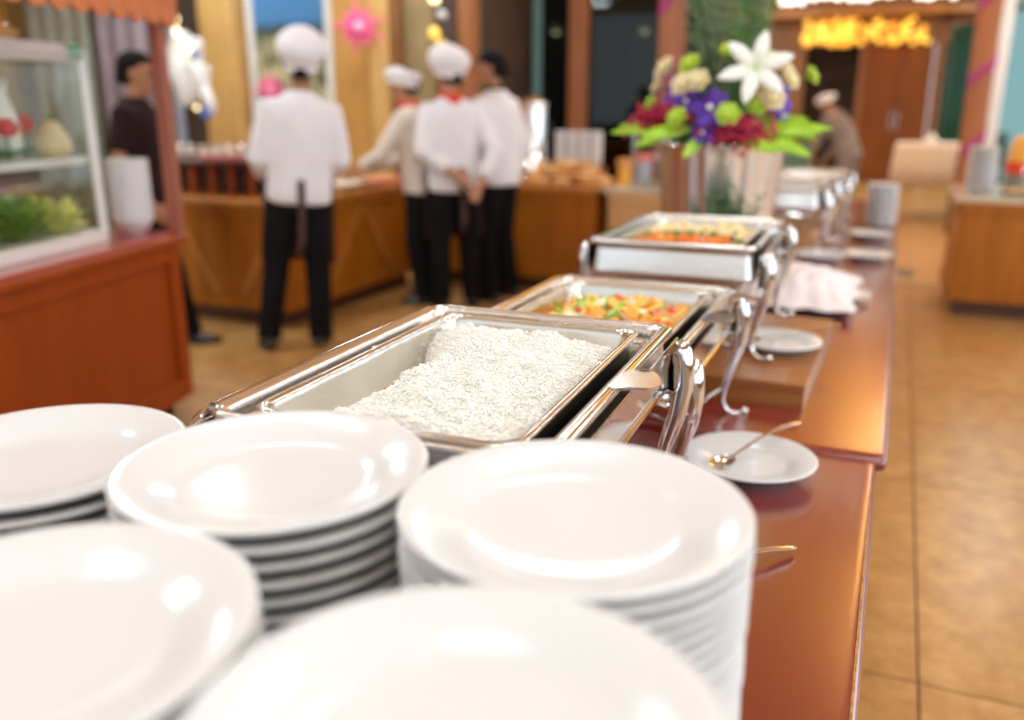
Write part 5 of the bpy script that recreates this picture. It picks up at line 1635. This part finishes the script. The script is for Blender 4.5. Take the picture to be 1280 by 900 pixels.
    for i in (0, 1):
        q = -1 if i == 0 else 1
        pts = [sh[i] + Vector((-q * 0.05, 0, -0.015)) * s, sh[i], (sh[i] + el[i]) / 2, el[i]]
        rad = [0.072, 0.072, 0.070, 0.066]
        if short_sleeve:
            pts = [pts[0], pts[1], sh[i].lerp(el[i], 0.45), sh[i].lerp(el[i], 0.72)]
            rad = [0.072, 0.074, 0.068, 0.066]
        else:
            pts += [el[i].lerp(wr[i], 0.45), el[i].lerp(wr[i], 0.80)]
            rad += [0.060, 0.054]
        b.tube(pts, [r_ * s for r_ in rad], 14)
    jk = b.build('shirt' if short_sleeve else 'jacket', jacket, t, remesh=0.013, smoothmod=6)
    if collar:
        MB().lathe([(0.070 * s, 0), (0.080 * s, 0), (0.074 * s, 0.045 * s), (0.064 * s, 0.045 * s)], 20).xform(Matrix.Translation(U(0, -0.004, 1.472)) @ ML.to_3x3().to_4x4()).build('collar', collar, jk)
    if scarf:
        c = MB()
        rings = []
        for k in range(24):
            a = 2 * PI * k / 24
            rad = (0.073 + 0.004 * math.sin(5 * a)) * s
            p = Vector((rad * math.cos(a), rad * math.sin(a) * 1.05 - 0.004 * s, 0.012 * s * math.sin(a)))
            rings.append([p + Vector((0.016 * s * math.cos(a) * math.cos(e), 0.016 * s * math.sin(a) * math.cos(e), 0.026 * s * math.sin(e))) for e in [2 * PI * j / 8 for j in range(8)]])
        c.loft(rings, closed=True)
        c.xform(Matrix.Translation(U(0, -0.004, 1.495)) @ ML.to_3x3().to_4x4())
        c.build('neckerchief', scarf, t)
        MB().prism([(-0.07 * s, 0), (0.07 * s, 0), (0, -0.09 * s)], -0.004 * s, 0.004 * s).xform(Matrix.Translation(U(0, -0.088, 1.485)) @ Matrix.Rotation(R(62), 4, 'X')).build('neckerchief_point', scarf, t, smooth=False)
    # --- hair and headwear
    if hair:
        hb = MB()
        rings = []
        for (z, k, yo) in ((-0.082, 0.66, -0.052), (-0.055, 0.84, -0.046), (-0.03, 0.96, -0.034), (0.02, 1.10, -0.022), (0.06, 1.13, -0.016), (0.10, 0.98, -0.012), (0.127, 0.60, -0.01), (0.135, 0.15, -0.01)):
            rings.append([H(0.074 * k * math.cos(2 * PI * j / 18), yo + 0.094 * k * math.sin(2 * PI * j / 18), z + (0.05 if math.sin(2 * PI * j / 18) > 0.35 and z < 0.055 else 0)) for j in range(18)])
        hb.loft(rings)
        hb.build('hair', 'hair', t, subsurf=1)
    if headwear:
        hm = MB()
        puff = [(0.084, 0.010), (0.092, 0.010), (0.096, 0.045), (0.122, 0.068), (0.142, 0.110), (0.138, 0.160), (0.112, 0.198), (0.062, 0.220), (0.0, 0.226)] if headwear == 'puffy' else \
               [(0.082, 0.028), (0.092, 0.028), (0.094, 0.060), (0.118, 0.078), (0.116, 0.100), (0.090, 0.120), (0.048, 0.131), (0.0, 0.134)]
        for (r_, z) in puff:
            ring_ = []
            for j in range(28):
                a = 2 * PI * j / 28
                rad = r_ * (1 + (0.035 * math.sin(9 * a) if z > 0.07 else 0))
                ring_.append(H(rad * math.cos(a), -0.006 + rad * 1.16 * math.sin(a) - (0.02 if z > 0.08 else 0), z - 0.05 * (0.35 - math.sin(a)) * min(1, r_ / 0.1)))
            hm.v += [tuple(p) for p in ring_]
        nr = len(puff)
        for i2 in range(nr - 1):
            for j in range(28):
                a, b2 = i2 * 28, (i2 + 1) * 28
                hm.f.append((a + j, a + (j + 1) % 28, b2 + (j + 1) % 28, b2 + j))
        hm.f.append(tuple(reversed(range(28))))
        ho = hm.build('chef_hat', 'jacket_white', t, subsurf=1)
        MB().loft([[H(r_ * math.cos(2 * PI * j / 28), -0.006 + r_ * 1.16 * math.sin(2 * PI * j / 28), z - 0.05 * (0.35 - math.sin(2 * PI * j / 28))) for j in range(28)]
                   for (r_, z) in ((0.0935, 0.018), (0.0955, 0.020), (0.0965, 0.052), (0.0945, 0.055))], cap0=False, cap1=False).build('hat_band', 'white_cloth', ho, solid=0.002)
    if apron:
        # waist tie round the jacket with two hanging ends at the back, apron panel in front
        wz = 1.0
        b = MB().loft([ellipse(U(0, 0, wz + dz), (0.176 + e) * s * W, (0.124 + e) * s, 24, ML.to_3x3()) for dz, e in ((-0.014, 0.0), (-0.014, 0.004), (0.014, 0.004), (0.014, 0.0))], closed=True)
        ap = b.build('apron_tie', apron, t)
        for dx, L in ((0.0, 0.42), (0.018, 0.36)):
            MB().tube([U(dx, -0.155, wz), U(dx + 0.005, -0.163, wz - 0.06), Vector((dx + 0.012, -0.165, wz - L)) * s], [0.012 * s] * 3, 8, flat=0.22, up=(0, 1, 0)).build('tie_end', apron, ap)
        pn = MB()
        n = 10
        for j in range(7):
            z = 1.0 - 0.50 * j / 6
            for i2 in range(n + 1):
                a = R(15 + 150 * i2 / n)
                k = 1 + 0.10 * j / 6
                pn.v.append(tuple(Vector((0.205 * W * k * math.cos(a), 0.152 * k * math.sin(a), z)) * s))
        for j in range(6):
            for i2 in range(n):
                a = j * (n + 1) + i2
                pn.f.append((a, a + 1, a + n + 2, a + n + 1))
        pn.build('apron_panel', apron, ap, solid=0.004)
    return t

dn = (0, 0, -1)
# lone chef at the long counter, back to the camera, forearms forward
person('chef in white jacket, puffy white hat and black trousers standing alone, back turned', (-3.19, 4.18, 0), R(36), 1.70,
       [((-0.235, 0.0, 1.10), (-0.19, 0.22, 0.98), dn), ((0.235, 0.0, 1.12), (0.15, 0.22, 1.00), dn)],
       [(-0.165, -0.06, R(14)), (0.145, -0.02, R(-14))], lean=R(3), roll=R(4.5), headwear='puffy', apron='apron_brown', hem=0.86, scale_w=1.0, skin='skin')
# chef leaning over the side counter, reaching
person('chef in cream jacket and soft white cap leaning over the side counter, reaching out', (-3.06, 5.54, 0), R(100), 1.62,
       [((-0.22, 0.24, 1.12), (-0.12, 0.46, 1.02), dn), ((0.24, 0.22, 1.10), (0.14, 0.44, 1.00), dn)],
       [(-0.11, -0.02, R(8)), (0.11, 0.02, R(-8))], lean=R(9), head_nod=R(4), head_turn=R(8), headwear='soft', scarf='red_scarf', jacket='jacket_cream', hem=0.84, skin='skin_tan')
# chef in the middle with hands behind the back
person('chef in white jacket with puffy hat and red neckerchief, hands behind the back', (-2.76, 5.46, 0), R(42), 1.68,
       [((-0.25, -0.08, 1.12), (-0.06, -0.19, 0.98), (0, -1, 0)), ((0.27, -0.12, 1.12), (0.12, -0.22, 0.90), (0, -1, 0))],
       [(-0.12, 0.0, R(10)), (0.12, 0.0, R(-10))], lean=R(7), head_nod=R(8), head_turn=R(18), headwear='puffy', scarf='red_scarf', apron='apron_brown', hem=0.84, scale_w=1.0, skin='skin_tan')
# bare-headed chef at the side of the group
person('dark haired bare-headed chef in white jacket with black collar beside the group', (-2.60, 5.84, 0), R(80), 1.73,
       [((-0.28, 0.05, 1.12), (-0.20, 0.22, 1.00), dn), ((0.225, -0.05, 1.12), (0.225, 0.0, 0.86), (-1, 0, 0))],
       [(-0.11, 0.02, R(8)), (0.12, 0.0, R(-8))], lean=R(4), head_nod=R(12), head_turn=R(25), collar='black_cloth', hem=0.84, skin='skin')
# man behind the cart
person('dark haired man in maroon short-sleeved shirt standing behind the food cart', (-4.06, 3.96, 0), R(-62), 1.66,
       [((-0.27, -0.03, 1.10), (-0.25, 0.05, 0.86), (1, 0, 0)), ((0.30, -0.02, 1.10), (0.28, 0.14, 0.88), (-1, 0, 0))],
       [(-0.10, -0.06, R(6)), (0.13, 0.26, R(-6))], lean=R(3), head_nod=R(6), jacket='shirt_maroon', short_sleeve=True, hem=0.88, skin='skin', scale_w=1.2)
# far figure bending over the tables
person('distant person in grey clothes with pale cap bending beside the dark doorway', (-0.52, 11.2, 0), R(60), 1.60,
       [((-0.22, 0.36, 1.02), (-0.12, 0.52, 0.86), dn), ((0.26, 0.30, 1.00), (0.18, 0.46, 0.82), dn)],
       [(-0.11, -0.02, R(8)), (0.11, 0.02, R(-8))], lean=R(32), head_nod=R(10), jacket='grey_cloth', trousers='grey_cloth', headwear='soft', hem=0.84, skin='skin_tan')
